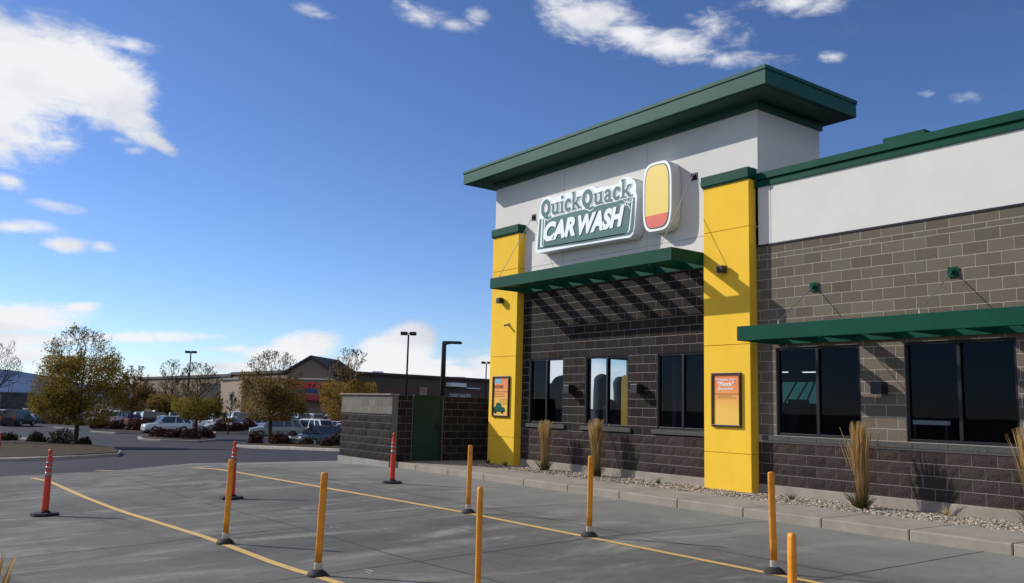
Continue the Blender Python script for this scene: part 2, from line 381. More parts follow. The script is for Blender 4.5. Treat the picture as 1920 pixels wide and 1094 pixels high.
# sidewalk panels, kerb joints as real gaps
mb = MB()
J = [-20.9, -19.8, -18.26, -16.74, -15.24, -13.77, -12.27, -10.8, -9.37, -7.92, -6.55, -5.2, -3.7, -2.2, -.7, .8, 2.3, 3.8]
mb.box(-20.9, 4, 11.9, 13.0, -.3, .02)
for a, b in zip(J, J[1:]):
    mb.box(a + .006, b - .006, 11.80, 13.13 if a > -19.9 else 16.5, -.2, .15)
    if a == -20.9: mb.box(b - .006, b + .35, 13.135, 16.5, -.2, .149)
struct(mb.build('sidewalk', MT['walk'], bevel=.018))
# gravel
mb = MB(); mb.box(-19.45, 4, 13.13, 14.6, -.2, .105); struct(mb.build('planting_strip', MT['pebbed']))
random.seed(7); mb = MB()
for i in range(15000):
    x = -19.4 + 23 * random.random() ** .8 if i % 5 else random.uniform(-12, -4)
    x = random.uniform(-19.5, -4) if x > -4 and i % 3 else x
    if x > 3.9: continue
    y = random.uniform(13.12, 14.43); s = random.uniform(.014, .032)
    z = .105 + s * .4 + random.random() * .025
    mt = Matrix.Translation((x, y, z)) @ Matrix.Rotation(random.random() * 6, 4, 'Z') @ Matrix.Rotation(random.random() * .8, 4, 'X') @ Matrix.Diagonal((s * random.uniform(1, 1.6), s, s * .7, 1))
    q = [mb.bm.verts.new(mt @ Vector(p)) for p in ((1,0,0),(.35,.9,.1),(-.8,.5,0),(-.8,-.5,.1),(.35,-.9,0),(.2,0,.95),(-.2,.1,-.9))]
    for k in range(5): mb.bm.faces.new((q[k], q[(k+1) % 5], q[5])); mb.bm.faces.new((q[(k+1) % 5], q[k], q[6]))
tag(mb.build('gravel', MT['pebble'], fix=False), 'pale mixed river gravel along the foot of the wall', 'gravel', kind='stuff')

# ================================================================== CAR WASH BUILDING
W = 14.45
CW = thing('car_wash_building', 'car wash building of brown block with two yellow columns and green roof slab', 'building', (-15, 14.45, 0))
CWI = Matrix.Translation((15, -14.45, 0))
def bpart(mb, name, m, parent=None, **k):
    """build in world coordinates under the building (or a part of it)"""
    o = mb.build(name, m, parent or CW, **k)
    if parent is None: o.matrix_parent_inverse = CWI
    return o
WIN = [(-18.50, -17.11, 1.28, 2.97), (-16.26, -14.75, 1.28, 2.97), (-13.84, -12.33, 1.28, 2.97), (-10.64, -8.83, 1.27, 2.97), (-8.0, -6.17, 1.27, 2.97), (-5.35, -3.55, 1.27, 2.97)]
def blocks(mb, x0, x1, z0, z1, H, L, y, holes=(), split=False, proud=.003, off=0):
    r = 0; z = z0
    while z < z1 - .01:
        h = min(H, z1 - z); x = x0 - (L / 2 if (r + off) % 2 else 0) - .13
        while x < x1:
            a, b = max(x, x0) + .0062, min(x + L, x1) - .0062
            pcs = [(a, b, z + .0062, z + h - .0062)]
            for (hx0, hx1, hz0, hz1) in holes:
                o = []
                for (p, q, s, t) in pcs:
                    if q <= hx0 or p >= hx1 or t <= hz0 or s >= hz1: o.append((p, q, s, t)); continue
                    if p < hx0: o.append((p, hx0 - .003, s, t))
                    if q > hx1: o.append((hx1 + .003, q, s, t))
                    pp, qq = max(p, hx0), min(q, hx1)
                    if s < hz0: o.append((pp, qq, s, hz0))
                    if t > hz1: o.append((pp, qq, hz1, t))
                pcs = o
            for (p, q, s, t) in pcs:
                if q - p < .02 or t - s < .02: continue
                yy = y - proud - random.uniform(0, .0015)
                if split:
                    nx, nz = 5, 3; g = {}
                    for i in range(nx):
                        for j in range(nz):
                            edge = i in (0, nx - 1) or j in (0, nz - 1)
                            g[i, j] = mb.bm.verts.new((p + (q - p) * i / (nx - 1), yy - (random.uniform(0, .002) if edge else random.uniform(.006, .016)), s + (t - s) * j / (nz - 1)))
                    for i in range(nx - 1):
                        for j in range(nz - 1): mb.bm.faces.new((g[i, j], g[i+1, j], g[i+1, j+1], g[i, j+1]))
                    ring = [g[i, 0] for i in range(nx)] + [g[nx-1, j] for j in range(1, nz)] + [g[i, nz-1] for i in range(nx - 2, -1, -1)] + [g[0, j] for j in range(nz - 2, 0, -1)]
                    back = [mb.bm.verts.new((v.co.x, y, v.co.z)) for v in ring]; k = len(ring)
                    for i in range(k): mb.bm.faces.new((ring[i], back[i], back[(i+1) % k], ring[(i+1) % k]))
                else:
                    c = [(p, s), (q, s), (q, t), (p, t)]
                    f = [mb.bm.verts.new((X, yy, Z)) for X, Z in c]; bk = [mb.bm.verts.new((X, y, Z)) for X, Z in c]
                    mb.bm.faces.new(f)
                    for i in range(4): mb.bm.faces.new((f[i], bk[i], bk[(i+1) % 4], f[(i+1) % 4]))
            x += L
        z += h; r += 1
# wall backing with real openings
def wall_with_holes(mb, x0, x1, y0, y1, z0, z1, holes):
    hs = sorted(h for h in holes if h[0] < x1 and h[1] > x0); x = x0
    for h in hs:
        mb.box(x, h[0], y0, y1, z0, z1); mb.box(h[0], h[1], y0, y1, z0, h[2]); mb.box(h[0], h[1], y0, y1, h[3], z1); x = h[1]
    mb.box(x, x1, y0, y1, z0, z1)
random.seed(11)
ZF, ZS, ZW = .315, 1.13, 5.076
mb = MB(); wall_with_holes(mb, -20.1, 5, W, W + .2, .3, ZW, WIN); bpart(mb, 'wall', MT['darkmortar'])
mb = MB(); mb.box(-20.1, -19.9, W + .2, 16.25, .1, ZW); mb.box(-20.1, -19.9, 16.25, 19.6, 3.25, ZW); mb.box(-20.1, -19.9, 19.6, 22, .1, ZW); bpart(mb, 'end_wall', MT['block'])
mb = MB(); mb.box(4.8, 5, W + .2, 22, .1, ZW); bpart(mb, 'end_wall', MT['block'])
# between the columns: dark blocks
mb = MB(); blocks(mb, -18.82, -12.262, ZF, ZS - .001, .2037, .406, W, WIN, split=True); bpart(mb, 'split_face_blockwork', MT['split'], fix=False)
mb = MB(); blocks(mb, -11.07, 5, ZF, ZS - .001, .2037, .406, W, WIN, split=True); bpart(mb, 'split_face_blockwork', MT['split'], fix=False)
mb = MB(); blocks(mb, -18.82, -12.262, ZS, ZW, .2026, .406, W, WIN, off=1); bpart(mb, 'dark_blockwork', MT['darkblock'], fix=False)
mb = MB(); mb.box(-11.07, 5, W - .0014, W - .0004, ZS, 1.27)
for (a, b) in ((-11.07, -10.64), (-8.83, -8.0), (-6.17, -5.35), (-3.55, 5)): mb.box(a, b, W - .0014, W - .0004, 1.271, 2.97)
mb.box(-11.07, 5, W - .0014, W - .0004, 2.971, ZW); bpart(mb, 'mortar_joint', MT['mortar'])
mb = MB(); blocks(mb, -11.07, 5, 1.27, 1.27 + .206 * 17, .206, .406, W, WIN)
blocks(mb, -11.07, 5, 1.27 + .206 * 17, 1.27 + .206 * 17 + .1, .1, .406, W, off=1)
blocks(mb, -11.07, 5, 1.27 + .206 * 17 + .1, ZW, .2033, .406, W); bpart(mb, 'brown_blockwork', MT['block'], fix=False)
# sill course and window sills
mb = MB(); x = -10.95
while x < 5: mb.box(x + .003, min(5, x + .61), W - .055, W - .0235, 1.165, 1.262); x += .613
bpart(mb, 'sill_course', MT['sill'], bevel=.006)
for h in WIN[:3]: mb = MB(); mb.box(h[0] - .12, min(h[1] + .12, -12.27), W - .055, W - .007, 1.175, 1.275); mb.box(h[0] + .002, h[1] - .002, W - .007, W + .02, 1.2, 1.275); bpart(mb, 'window_sill', MT['sill'], bevel=.004)
mb = MB(); mb.box(-18.815, -12.265, W - .03, W + .15, .0, ZF - .003); bpart(mb, 'foundation', MT['foundation'], bevel=.01); mb = MB(); mb.box(-11.065, 5, W - .03, W + .15, .0, ZF - .003); bpart(mb, 'foundation', MT['foundation'], bevel=.01)
# columns
for (a, b) in ((-20.02, -18.82), (-12.262, -11.07)):
    mb = MB()
    for z0, z1 in ((.08, .872), (.884, 3.053), (3.065, 5.456), (5.468, 6.48)): mb.box(a, b, 14.215, W - .005, z0, z1)
    mb.box(a + .02, b - .02, 14.24, W - .006, .09, 6.47)
    c = bpart(mb, 'column', MT['yellow'], bevel=.006)
    mb = MB(); mb.box(a - .03, b + .03, 14.16, W - .004, 6.475, 6.69); mb.box(a - .015, b + .015, 14.18, W - .004, 6.445, 6.476)
    o = mb.build('column_cap', MT['paintgreen'], c, bevel=.008)
# upper white box
mb = MB()
yb = W - .02
seams_x = [-20.24, -17.17, -14.15, -11.0]; seams_z = [ZW + .003, 5.47, 7.96]
for a, b in zip(seams_x, seams_x[1:]):
    for c, d in zip(seams_z, seams_z[1:]):
        mb.box(a + (.006 if a > -20.2 else 0), b - (.006 if b < -11.1 else 0), yb, yb + .05, c + (.005 if c > 5.1 else 0), d - (.005 if d < 7 else 0))
bpart(mb, 'white_wall_panel', MT['white'], bevel=.003)
mb = MB(); mb.box(-20.235, -11.005, yb + .02, 16.62, ZW + .005, 7.962); bpart(mb, 'white_upper_wall', MT['white'])
mb = MB(); mb.box(-20.29, -10.95, yb - .05, 16.68, 7.955, 8.135); bpart(mb, 'frieze', MT['soffit'])
mb = MB(); mb.box(-20.945, -10.26, 13.73, 16.9, 8.13, 8.43); rs = bpart(mb, 'roof_slab', MT['green'], bevel=.006)
mb = MB(); mb.box(-20.965, -10.24, 13.71, 16.92, 8.432, 8.515); mb.build('roof_coping', MT['green'], rs, bevel=.008)
mb = MB(); mb.box(-20.85, -10.35, 13.82, 16.8, 8.122, 8.131); mb.build('soffit', MT['soffit'], rs)
# wing: white band, control joint, coping
mb = MB(); mb.box(-11.07, -10.70, yb, yb + .06, ZW + .002, 6.29); mb.box(-10.688, -4.7, yb, yb + .06, ZW + .002, 6.29); mb.box(-4.688, 5, yb, yb + .06, ZW + .002, 6.29)
bpart(mb, 'white_parapet', MT['white'], bevel=.003)
mb = MB(); mb.box(-11.07, 5, yb + .03, W + .2, ZW + .004, 6.285); bpart(mb, 'parapet_core', MT['white'])
mb = MB(); mb.box(-11.07, 5.02, yb - .035, W + .24, 6.275, 6.405); cp = bpart(mb, 'parapet_fascia', MT['paintgreen'], bevel=.004)
mb = MB(); mb.box(-11.03, 5.06, yb - .075, W + .3, 6.415, 6.56); mb.build('parapet_coping', MT['paintgreen'], cp, bevel=.008)
mb = MB(); mb.box(-11.07, 5, yb - .005, yb, 5.045, 5.078); bpart(mb, 'drip_flashing', MT['frame'])
# ceiling, roof, interior
mb = MB(); mb.box(-19.9, 4.8, W + .2, 22, 5.2, 5.4); bpart(mb, 'roof_deck', MT['room'])
mb = MB(); mb.box(-19.9, 4.8, W + .2, 21.8, .1, .16); bpart(mb, 'floor_slab', MT['room'])
mb = MB()
BH = []
wall_with_holes(mb, -19.9, 4.8, 21.8, 22, .1, 5.2, BH); mb.box(-13.6, -13.5, W + .25, 21.8, .16, 5.2); bpart(mb, 'rear_wall', MT['room'])
# plant parapet behind
mb = MB(); mb.box(-12.4, -11.4, 21.95, 23.2, 5.3, 9.1); bpart(mb, 'rear_parapet', MT['white'])
mb = MB(); mb.box(-12.5, -11.34, 21.85, 23.3, 9.09, 9.22); mb.box(-12.46, -11.38, 21.9, 23.25, 8.95, 9.089); bpart(mb, 'rear_parapet_coping', MT['paintgreen'])
# windows
for h in WIN:
    a, b, c, d = h; t = .05; y0, y1 = W + .03, W + .12; mid = (a + b) / 2 + (.0 if b < -11 else -.0)
    mb = MB(); mb.box(a, b, y0, y1, c, c + t); mb.box(a, b, y0, y1, d - t, d); mb.box(a, a + t, y0, y1, c + t, d - t); mb.box(b - t, b, y0, y1, c + t, d - t)
    mb.box(mid - .03, mid + .03, y0 - .005, y1, c + t, d - t)
    wf = bpart(mb, 'window', MT['frame'], bevel=.003)
    for p, q in ((a + t, mid - .03), (mid + .03, b - t)):
        mb = MB(); mb.poly([(p, y0 + .04, c + t), (q, y0 + .04, c + t), (q, y0 + .04, d - t), (p, y0 + .04, d - t)]); mb.build('pane', MT['glass'], wf, fix=False)

# canopies
def canopy(x0, x1, zb, zt, yf, rods, plate_mat, zp):
    t = .03
    mb = MB(); mb.box(x0, x1, yf, yf + t, zb, zt); mb.box(x0, x0 + t, yf + t, W - .02, zb, zt); mb.box(x1 - t, x1, yf + t, W - .02, zb, zt); mb.box(x0 + t, x1 - t, W - .05, W - .02, zb, zt)
    mb.box(x0 + t, x1 - t, yf + t, yf + .09, zb, zb + .012); mb.box(x0 + t, x1 - t, yf + t, yf + .09, zt - .012, zt)
    can = bpart(mb, 'canopy', MT['paintgreen'], bevel=.004)
    k = round((x1 - x0) / .81)
    for i in range(1, k):
        x = x0 + (x1 - x0) * i / k
        mb = MB(); mb.box(x - .02, x + .02, yf + .095, W - .055, zb + .015, zt - .015); mb.box(x + .02, x + .075, yf + .095, W - .055, zb + .015, zb + .024)
        f = mb.build('canopy_fin', MT['paintgreen'], can)
        mb = MB(); mb.lathe([(.012, 0), (.010, .008), (.003, .011)], 8, (x + .045, yf + .13, zb - .0)); b = mb.build('bolt', MT['signwhite'], f)
    for x in rods:
        mb = MB(); mb.box(x - .085, x + .085, W - .035, W - .021, zp - .085, zp + .085); mb.tube((x, W - .035, zp + .02), (x, W - .06, zp + .02), .05, .045, 12); mb.box(x - .012, x + .012, W - .09, W - .05, zp - .05, zp + .03)
        p = bpart(mb, 'rod_plate', plate_mat)
        mb = MB(); mb.tube((x, W - .08, zp - .02), (x, yf + .1, zt + .06), .008, n=6); mb.tube((x, yf + .1 , zt - .0), (x, yf + .1, zt + .075), .022, .014, 8); bpart(mb, 'tie_rod', MT['steel'])
    return can
canopy(-18.74, -12.275, 4.783, 5.06, 13.235, (-18.44, -12.70), MT['black'], 6.85)
canopy(-10.60, 4.2, 3.033, 3.303, 13.22, (-9.735, -7.095, -4.45, -1.8), MT['paintgreen'], 4.10)

# interior things seen through the glass
def onX(u, v, x):
    d = ray(u, v); return CP + d * (x / d.x)
brush_m = mat('brush_blue', (.012, .016, .035), .9, bump=1, bscale=30)
def brush(p, r, zt, label, seed):
    t = thing('wash_brush', label, 'brush', (p.x, p.y, .16)); h = zt - .16
    random.seed(seed); mb = MB(); prof = [(r * .6, .35)] + [(r * random.uniform(.9, 1.06), .4 + (h - r - .4) * k / 7) for k in range(8)] + [(r * math.cos(R_(a)) * random.uniform(.95, 1.05), h - r + r * math.sin(R_(a))) for a in (15, 35, 55, 72, 85)]
    mb.lathe(prof, 22); mb.build('bristles', brush_m, t, smooth=True)
    mb = MB(); mb.tube((0, 0, 0), (0, 0, .4), .06); mb.build('shaft', MT['black'], t)
a_ = onX(1056, 704, -19.5); brush(a_, .40, a_.z, 'round topped dark blue wash brush seen through the leftmost window', 1)
a_ = onX(1129, 672, -19.5); brush(a_, .25, 2.75, 'tall dark blue wash brush at the left of the middle facade window', 2)
a_ = onX(1163, 700, -19.5); brush(a_, .22, 2.7, 'dark blue wash brush behind the yellow post in the middle facade window', 3)
a_ = onX(1142, 735, -19.3); brush(a_, .26, 2.0, 'low dark wash brush between two tall ones in the middle facade window', 4)
t = thing('guide_post', 'round topped yellow post standing behind the middle facade window', 'post', (-16.43, 16.0, .16))
mb = MB(); mb.lathe([(.11, 0), (.11, 2.28), (.09, 2.37), (.04, 2.42)], 14); mb.build('post_body', mat('inner_yellow_glow', (.75, .50, .10), .6, emit=((.75, .5, .1), .25)), t, smooth=True)  # slight glow set into the yellow, though the post is no lamp
mb = MB(); mb.lathe([(.16, 0), (.16, .03)], 14); mb.build('base_plate', MT['black'], t)
lamp_light = mat('lamp_light', (.9, .9, .9), .5, emit=((.9, .95, 1), 1.2))
for (u, v, y, hw, lb) in ((1471, 699, 17.9, .08, 'short lit strip lamp seen at the left of the first wing window'), (1518, 699, 17.9, .17, 'longer lit strip lamp seen in the first wing window')):
    p = onY(u, v, y); t = thing('strip_lamp', lb, 'lamp', p)
    mb = MB(); mb.box(-hw - .02, hw + .02, -.05, .05, .02, .06); mb.build('lamp_housing', MT['frame'], t)
    mb = MB(); mb.box(-hw, hw, -.04, .04, 0, .019); mb.build('lamp_tube', lamp_light, t)
    mb = MB(); mb.tube((0, 0, .06), (0, 0, 5.2 - p.z), .012, n=6); mb.build('hanging_rod', MT['frame'], t)
p0_ = onY(1466, 717, 17.9); p1_ = onY(1531, 775, 17.9)
t = thing('teal_panel', 'teal translucent panel with dark slanting bars behind the first wing window', 'panel', (p0_.x, 17.9, .16))
pw = p1_.x - p0_.x; z0_, z1_ = p1_.z - .16, p0_.z - .16
mb = MB(); mb.box(0, pw, 0, .03, z0_ + .22, z1_); mb.build('panel_sheet', mat('teal_glow_sheet', (.05, .20, .19), .6, emit=((.07, .26, .25), .30)), t)  # opaque sheet, its glow stands in for daylight coming through
mb = MB()
for k in range(3):
    x = .05 + k * .3; mb.prism([(x, -.02, z0_ + .22), (x + .045, -.02, z0_ + .22), (min(pw, x + .40), -.02, z1_), (min(pw, x + .40) - .045, -.02, z1_)], (0, .015, 0))
mb.build('bars', MT['black'], t)
for x in (.0, pw - .04):
    mb = MB(); mb.box(x, x + .04, .0, .04, 0, z0_ + .215); mb.build('leg', MT['black'], t)
p = onY(1498, 800, 17.2); t = thing('wash_cabinet', 'dark upright cabinet before the teal panel inside the first wing window', 'cabinet', (p.x, 17.2, .16))
mb = MB(); mb.box(-.16, .16, -.2, .2, 0, 1.86); mb.build('cabinet_body', MT['frame'], t, bevel=.03)
mb = MB(); mb.box(-.13, .13, -.215, -.201, .1, 1.7); mb.build('cabinet_door', MT['room'], t)
p = onY(1746, 793, 16.2); t = thing('work_rail', 'long pale metal rail inside the second wing window', 'rail', (p.x, 16.2, .16))
mb = MB(); mb.box(-.34, .34, -.05, .05, p.z - .16 - .04, p.z - .16 + .04); mb.build('rail_top', mat('rail_grey_glow', (.35, .38, .46), .5, emit=((.3, .33, .42), .12)), t)  # faint glow set into the grey, so part of its paleness is emission
for x in (-.3, .3):
    mb = MB(); mb.box(x - .03, x + .03, -.04, .04, 0, p.z - .205); mb.build('leg', MT['black'], t)

# ------------------------------------------------------------------ wall lamps, camera, posters
def wall_lamp(x, y, z, s, label):
    t = thing('wall_lamp', label, 'lamp', (x, y, z), group='black box lamps on the car wash walls')
    mb = MB(); mb.box(-s*.3, s*.3, -.03, -.0, -s*.35, s*.35); mb.build('back_plate', MT['black'], t)
    mb = MB(); mb.box(-s/2, s/2, -.03 - s, -.031, -s*.5, s*.5); mb.build('lamp_body', MT['black'], t, bevel=.008)
    mb = MB(); mb.box(-s*.4, s*.4, -.03 - s*.85, -.06, -s*.5 - .006, -s*.5 + .001); mb.build('lamp_lens', mat('lens', (.2, .2, .19), .3), t)
wall_lamp(-19.49, 14.215, 4.61, .15, 'black box lamp on the left yellow column')
wall_lamp(-11.69, 14.215, 4.62, .15, 'black box lamp on the right yellow column under the canopy end')
wall_lamp(-16.70, W - .011, 2.16, .21, 'black box lamp between the first and second facade windows')
wall_lamp(-14.32, W - .011, 2.17, .21, 'black box lamp between the second and third facade windows')
wall_lamp(-8.40, W - .011, 2.18, .21, 'black box lamp between the two big wing windows')
t = thing('security_camera', 'small pale security camera on the left yellow column', 'camera', (-19.18, 14.215, 3.93))
mb = MB(); mb.lathe([(.05, 0), (.05, .03), (.03, .05)], 14); o = mb.build('camera_base', MT['cuff'], t); o.rotation_euler = (R_(90), 0, 0)
mb = MB(); mb.tube((0, -.05, -.01), (.03, -.16, -.04), .032, .032, 12); mb.build('camera_barrel', MT['cuff'], t, smooth=False)
mb = MB(); mb.tube((.03, -.16, -.04), (.031, -.165, -.041), .024, .024, 12); mb.build('camera_lens', MT['black'], t)
def grad_mat(name, top, bot, z0, z1):
    M = bpy.data.materials.new(name); M.use_nodes = True; n, l = M.node_tree.nodes, M.node_tree.links; b = n['Principled BSDF']; b.inputs['Roughness'].default_value = .35
    tcn = n.new('ShaderNodeTexCoord'); sp = n.new('ShaderNodeSeparateXYZ'); l.new(tcn.outputs['Object'], sp.inputs[0])
    r = n.new('ShaderNodeMapRange'); r.inputs['From Min'].default_value = z0; r.inputs['From Max'].default_value = z1; l.new(sp.outputs['Z'], r.inputs[0])
    c = n.new('ShaderNodeValToRGB'); l.new(r.outputs[0], c.inputs[0]); c.color_ramp.elements[0].color = (*bot, 1); c.color_ramp.elements[1].color = (*top, 1)
    l.new(c.outputs[0], b.inputs['Base Color']); return M
txt_dark = mat('print_dark', (.10, .03, .01), .4); txt_white = mat('print_white', (.85, .8, .78), .4); txt_blue = mat('print_blue', (.15, .45, .55), .4)
def poster(x0, x1, z0, z1, label, kind):
    y = 14.215; xc = (x0 + x1) / 2
    t = thing('framed_poster', label, 'poster', (xc, y, z0), group='framed posters on the yellow columns')
    wd, h = x1 - x0, z1 - z0
    mb = MB(); e = .045
    mb.box(-wd/2, wd/2, -.05, 0, 0, e); mb.box(-wd/2, wd/2, -.05, 0, h - e, h); mb.box(-wd/2, -wd/2 + e, -.05, 0, e, h - e); mb.box(wd/2 - e, wd/2, -.05, 0, e, h - e)
    mb.build('frame', mat('poster_frame', (.03, .008, .004), .4), t, bevel=.006)
    mb = MB(); mb.box(-wd/2 + e, wd/2 - e, -.02, -.002, e, h - e)
    mb.build('print_sheet', grad_mat('poster_print', (.78, .22, .06), (.82, .50, .08), h * .3, h * .8), t)
    L = -wd/2 + e; Rr = wd/2 - e; wI = Rr - L; yy = -.021
    def row(z, hh, a, b, seed):      # lines of print too small to read
        random.seed(seed); mb = MB(); x = a
        while x < b:
            q = min(b, x + random.uniform(.02, .06)); mb.box(x, q, yy - .002, yy, z, z + hh); x = q + .012
        mb.build('small_print', txt_dark, t)
    if kind == 1:
        text_mesh('lettering', 'Multiple Car', txt_white, t, L + wI*.10, Rr - wI*.14, h*.845, h*.895, yy, bold=.02)
        text_mesh('lettering', '"Flock"', txt_white, t, L + wI*.16, Rr - wI*.20, h*.755, h*.835, yy, bold=.03)
        text_mesh('lettering', 'Discounts', txt_white, t, L + wI*.18, Rr - wI*.24, h*.68, h*.735, yy, bold=.02)
        row(h*.60, .014, L + .02, Rr - .01, 1); row(h*.565, .011, L + .12, Rr - .18, 2); row(h*.53, .011, L + .08, Rr - .08, 3)
    else:
        mb = MB(); mb.box(L + .04, L + wI*.5, yy - .002, yy, h*.82, h*.93); mb.build('print_badge', txt_blue, t)
        text_mesh('lettering', 'HOURS', txt_dark, t, L + .03, L + wI*.66, h*.70, h*.775, yy, bold=.02)
        for k, (a, b) in enumerate(((.04, .97), (.04, .75), (.04, .75))): row(h*(.61 - .055*k), .014, L + wI*a, L + wI*b, 20 + k)
        for k in range(3): row(h*(.41 - .05*k), .012, L + wI*.45, Rr - .02, 30 + k)
        mb = MB(); cx, cz = L + wI*.38, h*.12; s = wI * .42     # a plain cartoon-like green car
        prof = [(-1, 0), (1, 0), (1.02, .25), (.9, .42), (.5, .5), (.25, .85), (-.35, .88), (-.6, .5), (-.95, .4)]
        mb.prism([(cx + p*s, yy, cz + q*s) for p, q in prof], (0, -.002, 0)); mb.build('printed_car', mat('print_green', (.01, .09, .06), .4), t)
        mb = MB()
        for p in (-.55, .55):
            mb.prism([(cx + s*(p + .2*math.cos(a*.785)), yy - .002, cz + s*(.03 + .2*math.sin(a*.785))) for a in range(8)], (0, -.002, 0))
        mb.build('printed_wheel', MT['black'], t)
poster(-19.815, -19.045, 1.41, 2.52, 'framed orange HOURS poster on the left yellow column', 0)
poster(-12.035, -11.285, 1.395, 2.49, 'framed orange Multiple Car Flock Discounts poster on the right yellow column', 1)

# ------------------------------------------------------------------ main sign
YSG = 14.10
def S(a, b, dy=0.):
    p = onY(980 + a * .2011, 280 + b * .2011, YSG); return Vector((p.x, YSG + dy, p.z))
sg = thing('car_wash_sign', 'white and green cabinet sign reading Quick Quack CAR WASH', 'sign', (-16, 14.43, 6.5)); SI = sg.matrix_world.inverted()
SI = Matrix.Translation((16, -14.43, -6.5))
def spart(mb, name, m, parent=None, **k):
    o = mb.build(name, m, parent or sg, **k)
    if parent is None: o.matrix_parent_inverse = SI
    return o
OUT = [(120,960),(114,935),(135,780),(150,650),(160,560),(175,490),(200,455),(245,440),(290,452),(340,432),(395,412),(450,402),(505,382),(545,388),(570,372),(615,350),(655,345),(695,362),(745,352),(800,345),(850,336),(890,322),(905,290),(935,266),(975,258),(1015,268),(1045,295),(1058,335),(1055,400),(1068,440),(1060,520),(1050,640),(1042,740),(1030,792),(1000,825),(900,838),(700,872),(500,905),(300,942),(150,970)]
mb = MB(); mb.prism([S(a, b, .012) for a, b in OUT], (0, .30, 0)); spart(mb, 'cabinet', MT['signside'])
def inset(pts, d):
    n = len(pts); cx = sum(p[0] for p in pts)/n; cz = sum(p[1] for p in pts)/n; out = []
    for i in range(n):
        p0, p1, p2 = Vector(pts[i-1]), Vector(pts[i]), Vector(pts[(i+1) % n])
        a = (p1 - p0).normalized(); b = (p2 - p1).normalized(); t = (a + b).normalized(); nn = Vector((-t.y, t.x)); out.append((p1.x + nn.x*d, p1.y + nn.y*d))
    return out
mb = MB(); mb.prism([S(a, b, 0) for a, b in OUT], (0, .012, 0)); face = spart(mb, 'sign_face', MT['signwhite'])
def lay(pts, name, m, k):
    mb = MB(); mb.prism([S(a, b, -.003 * k) for a, b in pts], (0, .0028, 0)); return spart(mb, name, m)
lay([(158,655),(138,938),(600,872),(1000,800),(1030,765),(1043,640),(1047,450),(1030,452),(1012,640),(1000,750),(985,776),(900,792),(175,915),(160,915),(176,650)], 'green_border', MT['signgreen'], 1)
lay([(190,648),(178,902),(186,902),(200,646)], 'green_stripe', MT['signgreen'], 1)
PANEL = [(212,655),(190,920),(600,853),(940,795),(968,780),(985,755),(1000,640),(1017,452),(900,482),(700,530),(500,580)]
lay(PANEL, 'green_panel', MT['signgreen'], 1)
def stroke(mb, p, q, w, k):
    p, q = Vector(p), Vector(q); d = (q - p).normalized(); n = Vector((-d.y, d.x)) * w / 2
    mb.prism([S(*(p + n), -.003*k), S(*(q + n*.3), -.003*k), S(*(q - n*.3), -.003*k), S(*(p - n), -.003*k)], (0, .0028, 0))
mb = MB()
for q in ((975,450),(1010,560),(905,520),(1035,480),(930,565),(935,470),(1020,455)): stroke(mb, (972,508), q, 10, 2)
spart(mb, 'sparkle', MT['signwhite'])
# CAR WASH
o = text_mesh('lettering', 'CAR', MT['signwhite'], sg, S(215,0).x, S(492,800).x, 5.99, 6.50, YSG - .005, bold=.055, shear=.28, ext=.012); o.matrix_parent_inverse = SI
o = text_mesh('lettering', 'WASH', MT['signwhite'], sg, S(520,700).x, S(952,620).x, 5.975, 6.485, YSG - .005, bold=.055, shear=.28, ext=.012); o.matrix_parent_inverse = SI
# Quick Quack: heavy serif lettering from strokes, drawn on a unit grid
def glyph(ch):
    """list of polylines (points, half width) on a 0..1 high grid, x-height .66"""
    bar = lambda x, z, h=.13: ([(x - h, z), (x + h, z)], .045)
    arc = lambda cx, cz, rx, rz, a0, a1, n=14: [(cx + rx*math.cos(R_(a0 + (a1 - a0)*i/n)), cz + rz*math.sin(R_(a0 + (a1 - a0)*i/n))) for i in range(n + 1)]
    if ch == 'Q': return .92, [(arc(.42, .50, .30, .38, 0, 360, 22), .125), ([(.30, .02), (.48, -.04), (.66, -.12), (.84, -.06)], .075), ([(.36, .22), (.52, .1), (.62, -.08)], .06)]
    if ch == 'u': return .74, [([(.15, .62), (.15, .24), (.2, .12), (.3, .08), (.42, .1), (.52, .18)], .09), ([(.55, .64), (.55, .06)], .09), bar(.1, .62, .11), bar(.5, .62, .1), bar(.62, .05, .1)]
    if ch == 'i': return .40, [([(.2, .62), (.2, .06)], .09), bar(.15, .62, .1), bar(.2, .05, .15), ([(.2, .86), (.2, .93)], .09)]
    if ch == 'c': return .62, [(arc(.34, .35, .21, .27, 50, 310), .10), ([(.46, .50), (.48, .58)], .08)]
    if ch == 'k': return .80, [([(.17, .98), (.17, .06)], .09), bar(.12, .97, .1), bar(.17, .05, .15), ([(.25, .30), (.58, .60)], .06), ([(.36, .38), (.62, .08)], .085), bar(.58, .62, .13), bar(.64, .05, .12)]
    if ch == 'a': return .66, [(arc(.30, .22, .16, .15, 0, 360, 14), .08), ([(.14, .55), (.25, .63), (.38, .62), (.46, .5), (.46, .08), (.58, .05)], .085)]
    return .4, []
def word(txt, x0, z0, x1, z1, m, k, grow=0., name='lettering'):
    tot = sum(glyph(c)[0] for c in txt); sx = (x1 - x0) / tot; sz = (z1 - z0); mb = MB(); x = 0
    rs_ = 0
    for c in txt:
        wd, pls = glyph(c)
        for pts, hw in pls:
            hw2 = hw + grow
            for p, q in zip(pts, pts[1:]):
                P = Vector(((x + p[0]) , p[1])); Q = Vector(((x + q[0]), q[1])); d = Q - P
                if d.length < 1e-5: continue
                d.normalize(); n = Vector((-d.y, d.x)) * hw2; e = d * hw2 * .45
                rs_ += 1; yy = YSG - .003*k - .00004 * (rs_ % 60)
                ring = [P + n - e, P - n - e, Q - n + e, Q + n + e]
                mb.prism([(x0 + r.x*sx, yy, z0 + r.y*sz) for r in ring], (0, .0026, 0))
        x += wd
    o = spart(mb, name, m); return o
